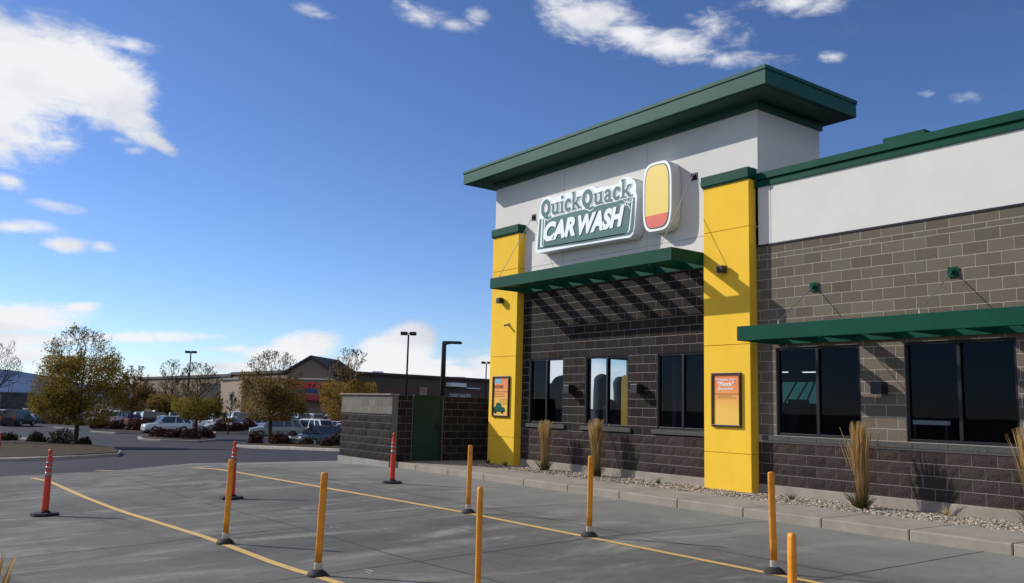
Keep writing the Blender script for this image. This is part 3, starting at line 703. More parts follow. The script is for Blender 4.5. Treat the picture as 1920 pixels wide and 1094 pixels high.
word('Quick', -17.70, 6.66, -16.10, 7.13, MT['signwhite'], 3, .055, 'lettering_outline'); word('Quick', -17.70, 6.66, -16.10, 7.13, MT['signgreen'], 4)
word('Quack', -16.07, 6.64, -14.30, 7.10, MT['signwhite'], 3, .055, 'lettering_outline'); word('Quack', -16.07, 6.64, -14.30, 7.10, MT['signgreen'], 4)
# second cabinet beside it: a plain rounded stand-in shape
s2 = thing('emblem_cabinet', 'tall white edged yellow and coral cabinet right of the car wash sign', 'sign', (-13.5, 14.43, 6.5)); S2 = Matrix.Translation((13.5, -14.43, -6.5))
def ovl(cx, cz, rx, rz, p=2.4, n=36):
    o = []
    for i in range(n):
        a = 2*math.pi*i/n; c, s = math.cos(a), math.sin(a)
        o.append((cx + rx*math.copysign(abs(c)**(2/p), c), cz + rz*math.copysign(abs(s)**(2/p), s)))
    return o
def lay2(pts, name, m, y0, dy):
    mb = MB(); mb.prism([(x, y0, z) for x, z in pts], (0, dy, 0)); o = mb.build(name, m, s2); o.matrix_parent_inverse = S2
C2 = (-13.52, 6.50)
lay2(ovl(*C2, .44, .80, 4), 'cabinet', MT['signside'], YSG + .012, .30); lay2(ovl(*C2, .44, .80, 4), 'sign_face', MT['signwhite'], YSG, .0118)
lay2(ovl(*C2, .385, .745, 4), 'dark_border', MT['signdark'], YSG - .003, .0028); lay2(ovl(*C2, .36, .72, 4), 'yellow_panel', MT['signyel'], YSG - .006, .0028)
lay2([p for p in ovl(*C2, .36, .72, 4, 72) if p[1] < 6.13], 'coral_panel', MT['signred'], YSG - .009, .0028)

# ================================================================== ENCLOSURE
EN = thing('bin_enclosure', 'dark block bin enclosure with a paler top band and green gate', 'wall', (-22.3, 11.63, 0)); EI = Matrix.Translation((22.3, -11.63, 0))
def epart(mb, name, m, parent=None, **k):
    o = mb.build(name, m, parent or EN, **k)
    if parent is None: o.matrix_parent_inverse = EI
    return o
mb = MB(); mb.box(-23.98, -20.92, 11.66, 11.84, 0.0, 1.93); mb.box(-21.1, -20.92, 11.84, 12.32, .0, 1.93); mb.box(-21.1, -20.92, 13.28, 16.0, .0, 1.93); mb.box(-23.98, -23.8, 11.84, 16.0, -.3, 1.93); mb.box(-23.8, -21.1, 15.8, 16.0, -.3, 1.93)
epart(mb, 'wall', mat('enclosure_mortar', (.16, .15, .14), .9, spec=.12))
random.seed(3); mb = MB(); blocks(mb, -23.98, -20.915, .15, 1.42, .2033, .406, 11.66, split=True, proud=.001); epart(mb, 'dark_blockwork', MT['darkblock'], fix=False)
mb = MB(); blocks(mb, -23.98, -20.915, 1.42, 1.90, .2, .406, 11.66, proud=.002); epart(mb, 'pale_blockwork', mat('pale_block', (.16, .142, .122), .9, var=.15, vscale=30, island=.15, spec=.12), fix=False)
mb = MB(); mb.box(-24.0, -20.90, 11.62, 11.86, -.5, .145); epart(mb, 'foundation', MT['kerb'], bevel=.008)
mb = MB(); mb.box(-24.05, -20.9, 11.6, 11.88, 1.93, 1.96); epart(mb, 'wall_cap', MT['foundation'], bevel=.006)
# blocks on the faces turned to the walk (built facing -Y, turned)
for a_, b_ in ((0, .46), (1.46, 4.14)):
    mb = MB(); blocks(mb, a_, b_, .15, 1.93, .2033, .406, 0, proud=.0015)
    for v in mb.bm.verts: v.co = Vector((-20.92 - v.co.y, 11.84 + v.co.x, v.co.z))
    epart(mb, 'return_blockwork', MT['darkblock'], fix=False)
mb = MB(); mb.box(-20.98, -20.93, 12.335, 13.265, .18, 1.95)
gt = epart(mb, 'gate', MT['gate'], bevel=.01)
mb = MB(); mb.box(-20.93, -20.90, 12.335, 12.385, .18, 1.95); mb.box(-20.93, -20.90, 13.215, 13.265, .18, 1.95); mb.box(-20.93, -20.9, 12.385, 13.215, 1.9, 1.95); mb.build('gate_frame', MT['gate'], gt)
mb = MB(); mb.box(-20.90, -20.87, 13.1, 13.14, 1.0, 1.16); mb.build('latch', MT['black'], gt)

# ================================================================== POSTS
POSTG = 'orange flexible lane posts'
def make_post():
    t = thing('lane_post', '', 'post', group=POSTG)
    mb = MB(); mb.lathe([(.115, 0), (.11, .02), (.075, .05), (.05, .062), (.045, .065)], 20); mb.build('rubber_base', MT['rubber'], t, smooth=False, bevel=.003)
    mb = MB(); mb.lathe([(.043, .06), (.043, .125), (.036, .13)], 14, sx=1, sy=.75); mb.build('cuff', MT['cuff'], t)
    mb = MB(); mb.lathe([(.035, .125), (.037, .3), (.0375, .93), (.036, 1.04), (.031, 1.055), (.014, 1.06)], 18, sx=1.0, sy=.62); mb.build('post_body', MT['orange'], t, smooth=True)
    return t
p0 = make_post(); first = True
posts = [
 ((-11.36, 3.99), 'orange lane post nearest the left edge, on the near yellow line', .012),
 ((-8.70, 4.05), 'second orange lane post from the left on the near yellow line', .02),
 ((-5.78, 4.05), 'orange lane post at bottom centre, its base below the picture', -.006),
 ((-2.90, 4.05), 'orange lane post at bottom right, only its top part in view', .004),
 ((-11.72, 7.98), 'far orange lane post on the far yellow line, furthest left there', .006),
 ((-8.90, 8.02), 'middle orange lane post on the far yellow line', .008),
 ((-5.97, 8.03), 'right orange lane post on the far yellow line, before the right column', -.018)]
for (x, y), lb, lean in posts:
    o = p0 if first else copy_tree(p0); first = False
    o.location = (x, y, terr(x, y) + .006); o.rotation_euler = (lean * .5, lean, (2.35 if x in (-5.78, -2.90) else .93) + lean * 6); o['label'] = lb
def make_delineator():
    t = thing('traffic_delineator', '', 'traffic post', group='red traffic delineators with rubber bases')
    mb = MB(); pts = [(.21 * math.cos(R_(22.5 + 45*i)), .21 * math.sin(R_(22.5 + 45*i)), 0) for i in range(8)]; mb.prism(pts, (0, 0, .045)); mb.lathe([(.09, .04), (.075, .07), (.06, .08)], 12); mb.build('rubber_base', MT['rubber'], t, bevel=.006)
    mb = MB(); mb.lathe([(.057, .06), (.056, .12), (.050, .60), (.044, .88), (.040, .93), (.028, .955)], 18); mb.build('post_body', MT['red'], t, smooth=True)
    mb = MB(); mb.lathe([(.046, .955 - .02), (.024, .96), (.018, .985), (.030, 1.0), (.030, 1.05), (.016, 1.07)], 14); mb.build('grip', MT['red'], t, smooth=True)
    for z0, z1 in ((.62, .70), (.735, .79), (.825, .86)):
        mb = MB(); r = .0515 - (z0 - .6) * .02; mb.lathe([(r, z0), (r - .0015, z1)], 18); mb.build('reflective_band', MT['refl'], t, smooth=True)
    return t
d0 = make_delineator(); first = True
for (x, y), lb in (((-16.23, 2.69), 'red delineator at the left by the end of the near yellow line'), ((-16.49, 5.86), 'red delineator standing just behind the left orange post'), ((-16.73, 9.40), 'red delineator in front of the dark block enclosure'), ((-28.6, 4.25), 'red delineator cut by the left edge of the picture')):
    if x < -28: g = G(-3, 856); x, y = g.x, g.y
    o = d0 if first else copy_tree(d0); first = False
    o.location = (x, y, terr(x, y) + .005); o.rotation_euler = (0, 0, x); o['label'] = lb

# ================================================================== GRASSES
grass_m = ramp_mat('grass_plume', [(.30, .19, .07), (.55, .37, .15), (.62, .44, .21), (.42, .26, .10)], translucent=.35)
green_m = ramp_mat('grass_base', [(.04, .05, .02), (.09, .10, .03), (.16, .13, .05)], translucent=.3)
def blade(mb, base, d0, L, w, bend, seg=5):
    p = Vector(base); d = Vector(d0).normalized(); s = d.cross(Vector((random.uniform(-1, 1), random.uniform(-1, 1), .1))).normalized() * w; pr = None
    for i in range(seg + 1):
        f = 1 - (i / seg) ** 2 * .85
        a, b = mb.bm.verts.new(p + s * f), mb.bm.verts.new(p - s * f)
        if pr: mb.bm.faces.new((pr[0], pr[1], b, a))
        pr = (a, b); p = p + d * (L / seg); d = (d + Vector((d.x, d.y, 0)) * bend + Vector((random.uniform(-.03, .03), random.uniform(-.03, .03), -.01))).normalized()
def feather_grass(x, y, z, h, label, seed, n=150, spread=.12):
    random.seed(seed); t = thing('feather_reed_grass', label, 'grass plant', (x, y, z), group='tall feather grasses')
    mb = MB()
    for i in range(n):
        a = random.random() * 6.28; r = random.random() ** .6 * .085; k = random.random() ** 1.6 * spread * (1.9 if random.random() < .12 else 1)
        blade(mb, (r*math.cos(a), r*math.sin(a), 0), (k*math.cos(a), k*math.sin(a), 1), h * random.uniform(.42, .8), .0035, .06)
    mb.build('leaf_blade', ramp_mat('grass_blade', [(.16, .11, .045), (.30, .20, .08), (.36, .25, .10)], translucent=.3), t, fix=False)
    mb = MB()
    for i in range(int(n * .8)):
        a = random.random() * 6.28; r = random.random() * .07; k = random.random() ** 1.4 * spread * (2.2 if random.random() < .16 else .85); L = h * (1.05 - .42 * random.random() ** 1.6)
        d = Vector((k*math.cos(a), k*math.sin(a), 1)).normalized(); b0 = Vector((r*math.cos(a), r*math.sin(a), 0))
        tip = b0 + d * L * .62
        blade(mb, b0, d, L * .64, .0022, .03, 3)
        dd = (d + Vector((d.x, d.y, 0)) * .35).normalized()
        for q in range(3): blade(mb, tip, dd + Vector((random.uniform(-.03, .03), random.uniform(-.03, .03), 0)), L * .38, .0075, .12, 4)
    mb.build('plume', grass_m, t, fix=False)
    mb = MB()
    for i in range(int(n * .9)):
        a = random.random() * 6.28; r = random.random() * .10; k = random.random() * .75
        blade(mb, (r*math.cos(a), r*math.sin(a), 0), (k*math.cos(a), k*math.sin(a), 1), random.uniform(.15, .45), .006, .22)
    mb.build('green_base', green_m, t, fix=False)
feather_grass(-17.2, 13.98, .12, 1.22, 'feather grass before the wall under the leftmost facade window', 1)
feather_grass(-15.35, 14.02, .12, 1.30, 'feather grass before the wall under the middle facade window', 2, 180)
feather_grass(-8.50, 13.85, .12, 1.42, 'tall feather grass between the two wing windows', 3, 180)
feather_grass(-5.83, 13.95, .12, 1.40, 'feather grass cut by the right edge of the picture', 4)
feather_grass(-6.70, .78, terr(-6.6, .8), .70, 'dry grass tips poking in at the bottom left corner', 5, 120, .22)
for i, (x, y, lb) in enumerate(((-18.75, 13.9, 'small dry weed at the foot of the left column'), (-9.9, 13.85, 'small green weed in the gravel right of the right column'), (-13.3, 13.95, 'small weed in the gravel before the third facade window'), (-7.25, 14.2, 'tiny dry weed against the foundation under the second wing window'), (-19.6, 13.95, 'dry tuft in the gravel at the left column corner'))):
    random.seed(50 + i); mb = MB()
    for k in range(70):
        a = random.random() * 6.28; kk = random.random() * 1.1; blade(mb, (0, 0, 0), (kk*math.cos(a), kk*math.sin(a), 1), random.uniform(.06, .2), .004, .2, 4)
    o = mb.build('weed', green_m if i != 3 else grass_m, fix=False); o.location = (x, y, .12); tag(o, lb, 'weed', 'small weeds in the gravel')

# ================================================================== TREES
def make_tree(u, v, top, hw, label, leaves, seed, leafy=1., bare_top=.5, nl=5200, name='autumn_tree', lean=0, loc=None, cb=.27):
    base = loc or G(u, v); dist = (base - CP).dot(FWD); k = dist / FOC
    H = (v - top) * k; Rr = hw * k; rmin = max(.008, dist * .00014)
    random.seed(seed); t = thing(name, label, 'tree', base - Vector((0, 0, .05)), group='autumn trees around the parking lot')
    mb = MB(); tips = []
    def env(z):                     # crown radius at height fraction
        f = z / H
        if f < cb - .04: return Rr * .4
        if f < cb + .14: return Rr * (.4 + .6 * (f - cb + .04) / .18)
        return Rr * max(.06, (1 - ((f - cb - .14) / (.90 - cb)) ** 2.0)) ** .6
    def grow(p, d, L, r, lv):
        seg = 3
        for i in range(seg):
            q = p + d * L / seg
            if q.xy.length > env(max(q.z, cb * H)) * 1.12 or q.z > H * 1.02: 
                d = (d + Vector((-q.x, -q.y, 0)) * (.2 / max(.3, Rr)) + Vector((0, 0, .3 if q.z < H * .8 else 0))).normalized(); q = p + d * L / seg * .6
                if q.z > H * 1.04: return
            r2 = max(rmin, r * .86); mb.tube(p, q, r, r2, 6 if lv < 2 else 3, cap=False); p = q; r = r2
            d = (d + Vector((random.uniform(-1, 1), random.uniform(-1, 1), random.uniform(-.2, .7))) * .13).normalized()
            if lv >= 2: tips.append(p.copy())
            if lv < 5 and random.random() < (.8 if p.z < bare_top * H else .55): br(p, d, L * .62, r * .62, lv + 1)
        if lv < 5:
            br(p, d, L * .70, r * .8, lv + 1); br(p, d, L * .62, r * .7, lv + 1)
    def br(p, d, L, r, lv):
        o = Matrix.Rotation(random.random() * 6.28, 3, d) @ d.orthogonal().normalized()
        nd = (d + o * random.uniform(.4, .8) + Vector((0, 0, .12))).normalized()
        grow(p, nd, L * random.uniform(.75, 1.15), max(r, rmin), lv)
    th = H * (cb - .03); r0 = max(.07, H * .018)
    d = Vector((lean, 0, 1)).normalized(); mb.tube((0, 0, 0), d * th, r0 * 1.2, r0, 9, cap=False)
    q = d * th; rr = r0; hs = 7
    for i in range(hs):
        n_ = q + Vector((random.uniform(-.02, .02) * H, random.uniform(-.02, .02) * H, H * (.92 - cb) / hs)); r2 = max(rmin, rr * .80)
        mb.tube(q, n_, rr, r2, 7, cap=False)
        for c in range(3 if i < 5 else 2):
            a = random.random() * 6.28; up = .45 + i * .22
            nd = Vector((math.cos(a), math.sin(a), up)).normalized()
            grow(q.lerp(n_, random.random()), nd, min(H * .27, env(n_.z) * .60), rr * .55, 2 if i else 1)
        q = n_; rr = r2
    mb.build('trunk', MT['bark'], t, fix=False)
    mb = MB(); ls = .00140 * dist; cnt = 0; tries = 0
    cen = [(random.choice(tips)) for _ in range(60)] if tips else []
    while cnt < nl and tries < nl * 12 and tips:
        tries += 1
        if random.random() < .55: c = random.choice(tips) + Vector((random.gauss(0, 1), random.gauss(0, 1), random.gauss(0, .7))) * Rr * .05
        else:
            z = random.uniform(cb, bare_top + .12) * H; a = random.random() * 6.28; rad = env(z) * random.random() ** .4
            c = Vector((rad * math.cos(a), rad * math.sin(a), z))
        hf = c.z / H
        if hf < cb - .02: continue
        keep = 1 if hf < bare_top else max(.03, 1 - (hf - bare_top) / .34) ** 1.3 + .09 * (leafy > .5)
        nn = noise.noise(c * (3.4 / Rr) + Vector((seed, 0, 0))); keep *= min(1, max(.16, .75 + nn * 1.6))
        if random.random() > keep * leafy: continue
        n1_ = Vector((random.gauss(0, 1), random.gauss(0, 1), random.gauss(0, 1))).normalized(); n2_ = n1_.orthogonal().normalized(); n3_ = n1_.cross(n2_); s = ls * random.uniform(.5, 1.15)
        mb.bm.faces.new([mb.bm.verts.new(c + n2_*s*.9), mb.bm.verts.new(c + n3_*s*.5), mb.bm.verts.new(c - n2_*s*.9), mb.bm.verts.new(c - n3_*s*.5)]); cnt += 1
    if cnt: mb.build('crown', leaves, t, fix=False)
    else: mb.bm.free()
    return t
L_green = ramp_mat('leaves_olive', [(.09, .085, .018), (.19, .16, .026), (.30, .22, .035), (.36, .21, .035), (.13, .11, .024)])
L_yel2 = ramp_mat('leaves_lime', [(.16, .15, .025), (.22, .20, .03), (.26, .17, .03), (.12, .11, .025)])
L_brown = ramp_mat('leaves_brown', [(.20, .105, .035), (.27, .14, .04), (.20, .15, .035), (.14, .075, .032)])
L_mix = ramp_mat('leaves_mixed', [(.20, .11, .035), (.16, .14, .026), (.27, .18, .035), (.22, .11, .035), (.12, .10, .026)])
L_yel = ramp_mat('leaves_yellow', [(.28, .17, .03), (.38, .22, .035), (.23, .18, .035), (.20, .11, .03)])
make_tree(141, 838, 620, 88, 'large olive and gold autumn tree on the left kerb island, bare at the top', L_green, 21, 1., .66, 46000, cb=.20)
make_tree(245, 801, 690, 36, 'small russet tree just right of the large left tree', L_brown, 22, 1., .62, 7500)
make_tree(312, 808, 677, 38, 'half bare tree beside the silver suv, green low leaves', L_mix, 23, .9, .40, 6500)
make_tree(366, 824, 684, 48, 'wide tree with bare upper twigs in front of the store wall', L_yel2, 24, .95, .44, 9500)
make_tree(427, 815, 733, 17, 'thin small bare tree between two leafy trees', L_brown, 25, .15, .3, 200)
make_tree(505, 834, 664, 66, 'full brown and green tree left of the gabled entrance', L_mix, 26, 1., .62, 19000)
make_tree(650, 834, 660, 56, 'yellow leaved tree partly behind the bin enclosure', L_yel, 27, 1., .56, 15000)
make_tree(-62, 842, 640, 92, 'bare tree reaching in at the left edge', L_brown, 28, .08, .2, 300)

# ------------------------------------------------------------------ shrubs
S_red = ramp_mat('shrub_red', [(.045, .018, .014), (.075, .028, .020), (.06, .035, .022), (.035, .018, .015)], translucent=.1)
S_green = ramp_mat('shrub_green', [(.03, .035, .018), (.05, .05, .022), (.06, .035, .02), (.03, .025, .018)], translucent=.1)
def shrub(u, v, w_px, h_px, m, label, seed, group, n=900, name='shrub'):
    base = G(u, v); k = (base - CP).dot(FWD) / FOC; r, h = w_px * k / 2, h_px * k
    random.seed(seed); t = thing(name, label, 'shrub', base + Vector((0, 0, .1)), group=group)
    mb = MB()
    for i in range(26):
        a = random.random() * 6.28; d = Vector((math.cos(a) * r * .8, math.sin(a) * r * .8, h * random.uniform(.6, 1.05))); mb.tube((0, 0, 0), d * .55, .02, .012, 4, False); mb.tube(d * .55, d + Vector((random.uniform(-.1, .1), random.uniform(-.1, .1), .05)), .012, .004, 3, False)
    mb.build('stem', MT['bark'], t, fix=False)
    mb = MB(); ls = .0016 * (base - CP).length
    for i in range(n):
        a = random.random() * 6.28; f = random.random() ** .45; el = math.asin(random.random())
        lump = 1 + .28 * noise.noise(Vector((math.cos(a) * 2, math.sin(a) * 2, el * 2 + seed)))
        P = Vector((math.cos(a) * math.cos(el) * r * f * lump, math.sin(a) * math.cos(el) * r * f * lump, .05 + h * f * lump * math.sin(el)))
        n1_ = Vector((random.gauss(0, 1), random.gauss(0, 1), random.gauss(0, 1))).normalized(); n2_ = n1_.orthogonal().normalized(); n3_ = n1_.cross(n2_); s = ls * random.uniform(.5, 1.2)
        mb.bm.faces.new([mb.bm.verts.new(P + n2_*s), mb.bm.verts.new(P + n3_*s*.5), mb.bm.verts.new(P - n2_*s), mb.bm.verts.new(P - n3_*s*.5)])
    mb.build('foliage', m, t, fix=False)
g1, g2, g3 = 'shrubs on the island of the large left tree', 'low red brown shrubs along the parking islands', 'clipped dark shrubs across the drive'
for i, (u, v, wd, h, m, lb, g) in enumerate([
 (12, 832, 46, 16, S_green, 'low grey green shrub at the left edge of the near island', g1),
 (67, 836, 34, 22, S_green, 'small twiggy shrub left of the big dark shrub', g1),
 (112, 842, 52, 34, S_green, 'big dark shrub just left of the large tree trunk', g1),
 (157, 840, 26, 14, S_red, 'small brown shrub at the foot of the large tree trunk', g1),
 (186, 806, 38, 18, S_red, 'red brown shrub left of the small russet tree', g2), (215, 808, 36, 17, S_red, 'red brown shrub at the foot of the small russet tree', g2), (258, 810, 44, 19, S_red, 'red brown shrub between the russet tree and the silver suv', g2),
 (300, 823, 38, 16, S_red, 'low red shrub in front of the silver suv', g2), (328, 825, 40, 18, S_red, 'rusty red shrub left of the wide bare topped tree', g2), (356, 827, 38, 20, S_red, 'dark red shrub at the foot of the wide bare topped tree', g2), (386, 825, 30, 16, S_red, 'red brown shrub right of the wide bare topped tree', g2),
 (414, 811, 34, 17, S_red, 'round shrub before the white sedan, left of the thin bare tree', g3), (443, 811, 30, 17, S_red, 'round shrub right of the thin bare tree', g3), (466, 810, 32, 24, S_red, 'tall round dark shrub at the end of the clipped row', g3),
 (478, 836, 30, 22, S_red, 'twiggy purple shrub left of the full brown tree', g2), (522, 838, 36, 24, S_red, 'twiggy purple shrub right of the full brown tree trunk', g2), (548, 838, 30, 22, S_red, 'twiggy purple shrub before the white suv wheel', g2), (576, 840, 26, 14, S_red, 'low purple shrub before the grey sedan', g2), (632, 841, 34, 26, S_red, 'purple brown shrub beside the bin enclosure corner', g2), (612, 842, 26, 16, S_red, 'small purple shrub at the grey sedan rear wheel', g2)]):
    shrub(u, v, wd, h, m, lb, 60 + i, g)

# ------------------------------------------------------------------ kerb islands
def island(pxs, name='kerb_island', h=.14, top='mulch'):
    pts = [G(*p) for p in pxs]; c = sum(pts, Vector()) / len(pts)
    mb = MB(); mb.prism([p + Vector((0, 0, -.3)) for p in pts], (0, 0, .3 + h)); struct(mb.build(name, MT['kerb'], bevel=.03))
    inn = [p + (c - p).normalized() * .35 + Vector((0, 0, h - .1)) for p in pts]
    mb = MB(); mb.prism(inn, (0, 0, .13)); struct(mb.build(name.replace('kerb_', '') + '_bed', MT[top]))
island([(-90, 868), (-60, 828), (0, 829), (60, 832), (150, 836), (205, 843), (228, 851), (222, 857), (140, 862), (40, 866)])
island([(168, 811), (200, 808), (262, 808), (300, 811), (270, 813), (215, 814)])
island([(258, 822), (290, 820), (345, 821), (395, 824), (408, 827), (370, 830), (300, 828), (262, 826)])
island([(440, 838), (480, 834), (560, 835), (660, 838), (720, 840), (720, 852), (640, 847), (520, 843)])
island([(398, 812), (420, 809), (480, 809), (486, 813), (440, 815), (402, 815)])
mb = MB(); a, b = G(-60, 811), G(54, 825)
ribbon(mb, a, b, .18, .14); struct(mb.build('kerb', MT['kerb'], fix=False))
mb = MB()
for (p, q, r_) in (((-60, 811), (54, 825), .16), ((102, 803), (150, 806.5), .2)):
    A, B = G(*p), G(*q); d = (B - A).normalized(); n = Vector((-d.y, d.x, 0)) * r_
    mb.prism([A + n + Vector((0, 0, -.2)), A - n + Vector((0, 0, -.2)), B - n + Vector((0, 0, -.2)), B + n + Vector((0, 0, -.2))], (0, 0, .33))
struct(mb.build('road_kerb', MT['kerb']))

# ================================================================== CARS
tyre_m = mat('tyre', (.015, .015, .016), .8); rim_m = mat('rim', (.35, .35, .36), .35, metal=.7); cglass = mat('car_glass', (.02, .028, .035), .08, spec=.9)
hl_m = mat('headlight', (.6, .62, .65), .15); tl_m = mat('taillight', (.35, .02, .02), .3); trim_m = mat('car_trim', (.02, .02, .02), .6)
PROF = dict(  # stations x, half width, belt height ; greenhouse (x front base, x front top, x rear top, x rear base, roof z)
 sedan=dict(L=4.7, st=[(-2.35, .72, .70), (-2.25, .82, .88), (-1.6, .89, .96), (-.9, .90, .95), (.2, .90, .92), (1.0, .90, .90), (1.6, .88, .82), (2.15, .80, .72), (2.35, .66, .58)], gh=(1.15, .45, -.95, -1.75, 1.44), wb=1.38, r=.33),
 suv=dict(L=4.6, st=[(-2.3, .78, .9), (-2.25, .86, 1.05), (-1.6, .92, 1.08), (-.8, .93, 1.06), (.2, .93, 1.04), (.95, .93, 1.02), (1.6, .91, .98), (2.1, .84, .88), (2.3, .72, .70)], gh=(1.05, .5, -1.75, -2.18, 1.74), wb=1.36, r=.37))
def make_car(kind, col, metal=.35):
    P = PROF[kind]; t = thing('parked_car', '', 'car', group='cars parked in the store lot')
    body = mat('car_paint', col, .35, metal=metal * .5, coat=.6)
    bm = bmesh.new(); rings = []
    for x, w_, zb in P['st']:
        lift = .2 if abs(x) < 2 else .3
        rings.append([bm.verts.new(q) for q in ((x, -w_*.9, lift), (x, -w_, lift + .2), (x, -w_*1.0, zb * .72), (x, -w_*.93, zb), (x, 0, zb + .03), (x, w_*.93, zb), (x, w_*1.0, zb * .72), (x, w_, lift + .2), (x, w_*.9, lift))])
    for A, B in zip(rings, rings[1:]):
        for i in range(8): bm.faces.new((A[i], B[i], B[i+1], A[i+1]))
    bm.faces.new(rings[0]); bm.faces.new(rings[-1][::-1])
    x0, x1, x2, x3, zr = P['gh']; wt, wb_ = .68, .84; zb = .93 if kind == 'sedan' else 1.04
    for (a, c) in ((x1, x2),):       # roof panel
        top = [(x1, -wt), (x2, -wt), (x2, wt), (x1, wt)]
        up = [bm.verts.new((x, y, zr)) for x, y in top]; dn = [bm.verts.new((x * 1.02, y * 1.03, zr - .07)) for x, y in top]
        bm.faces.new(up)
        for i in range(4): bm.faces.new((up[i], dn[i], dn[(i+1) % 4], up[(i+1) % 4]))
    def pil(p, q, w_=.05):
        p, q = Vector(p), Vector(q)
        for a_, b_ in ((p, q),):
            vs = [bm.verts.new(v) for v in (a_ + Vector((-w_, 0, 0)), a_ + Vector((w_, 0, 0)), b_ + Vector((w_, 0, 0)), b_ + Vector((-w_, 0, 0)))]; bm.faces.new(vs)
    for s in (-1, 1):
        pil((x0, s*(wb_ + .005), zb), (x1, s*(wt + .012), zr - .03)); pil((x3, s*(wb_ + .005), zb), (x2, s*(wt + .012), zr - .03), .09); pil(((x0+x3)/2, s*(wb_ + .005), zb), ((x1+x2)/2, s*(wt + .012), zr - .03), .04)
        if kind == 'suv': pil((x3 + .75, s*(wb_ + .005), zb), (x2 + .6, s*(wt + .012), zr - .03), .06)
    bmesh.ops.recalc_face_normals(bm, faces=bm.faces)
    me = bpy.data.meshes.new('body'); bm.to_mesh(me); bm.free(); me.materials.append(body)
    o = bpy.data.objects.new('body', me); COL.objects.link(o); o.parent = t
    bv = o.modifiers.new('bevel', 'BEVEL'); bv.width = .04; bv.segments = 2; bv.limit_method = 'ANGLE'
    mb = MB(); A = [(x0, -wb_, zb), (x3, -wb_, zb), (x3, wb_, zb), (x0, wb_, zb)]; B = [(x1, -wt, zr - .02), (x2, -wt, zr - .02), (x2, wt, zr - .02), (x1, wt, zr - .02)]
    va = [mb.bm.verts.new(p) for p in A]; vb = [mb.bm.verts.new(p) for p in B]
    for i in range(4): mb.bm.faces.new((va[i], va[(i+1) % 4], vb[(i+1) % 4], vb[i]))
    mb.build('windows', cglass, t)
    mb = MB(); mb.box(-2.15, 2.15, -.86, .86, .2, .34)
    for s in (-1, 1): mb.box(-.9, .9, s*.9, s*.93, .25, .36)
    mb.build('underbody', trim_m, t)
    for sx in (-1, 1):
        for sy in (-1, 1):
            wv = .93 if kind == 'suv' else .9; cx = sx * P['wb']
            mb = MB(); mb.tube((cx, sy*(wv - .22), P['r']), (cx, sy*(wv + .02), P['r']), P['r'], n=18); wh = mb.build('wheel', tyre_m, t)
            mb = MB(); mb.tube((cx, sy*(wv + .02), P['r']), (cx, sy*(wv + .03), P['r']), P['r']*.62, n=14); mb.build('rim', rim_m, wh)
    for s in (-1, 1):
        zf_ = .66 if kind == 'sedan' else .82; xf = 2.20 if kind == 'sedan' else 2.16
        mb = MB(); mb.box(xf, xf + .1, s*.45, s*.74, zf_ - .07, zf_ + .07); mb.build('headlight', hl_m, t, bevel=.02)
        mb = MB(); mb.box(-2.36, -2.2, s*.52, s*.80, zf_ + .02, zf_ + .2); mb.build('taillight', tl_m, t, bevel=.02)
        mb = MB(); mb.box(x0 - .3, x0 - .15, s*.9, s*1.06, zb - .02, zb + .12); mb.build('mirror', body, t, bevel=.02)
    return t
protos = {}
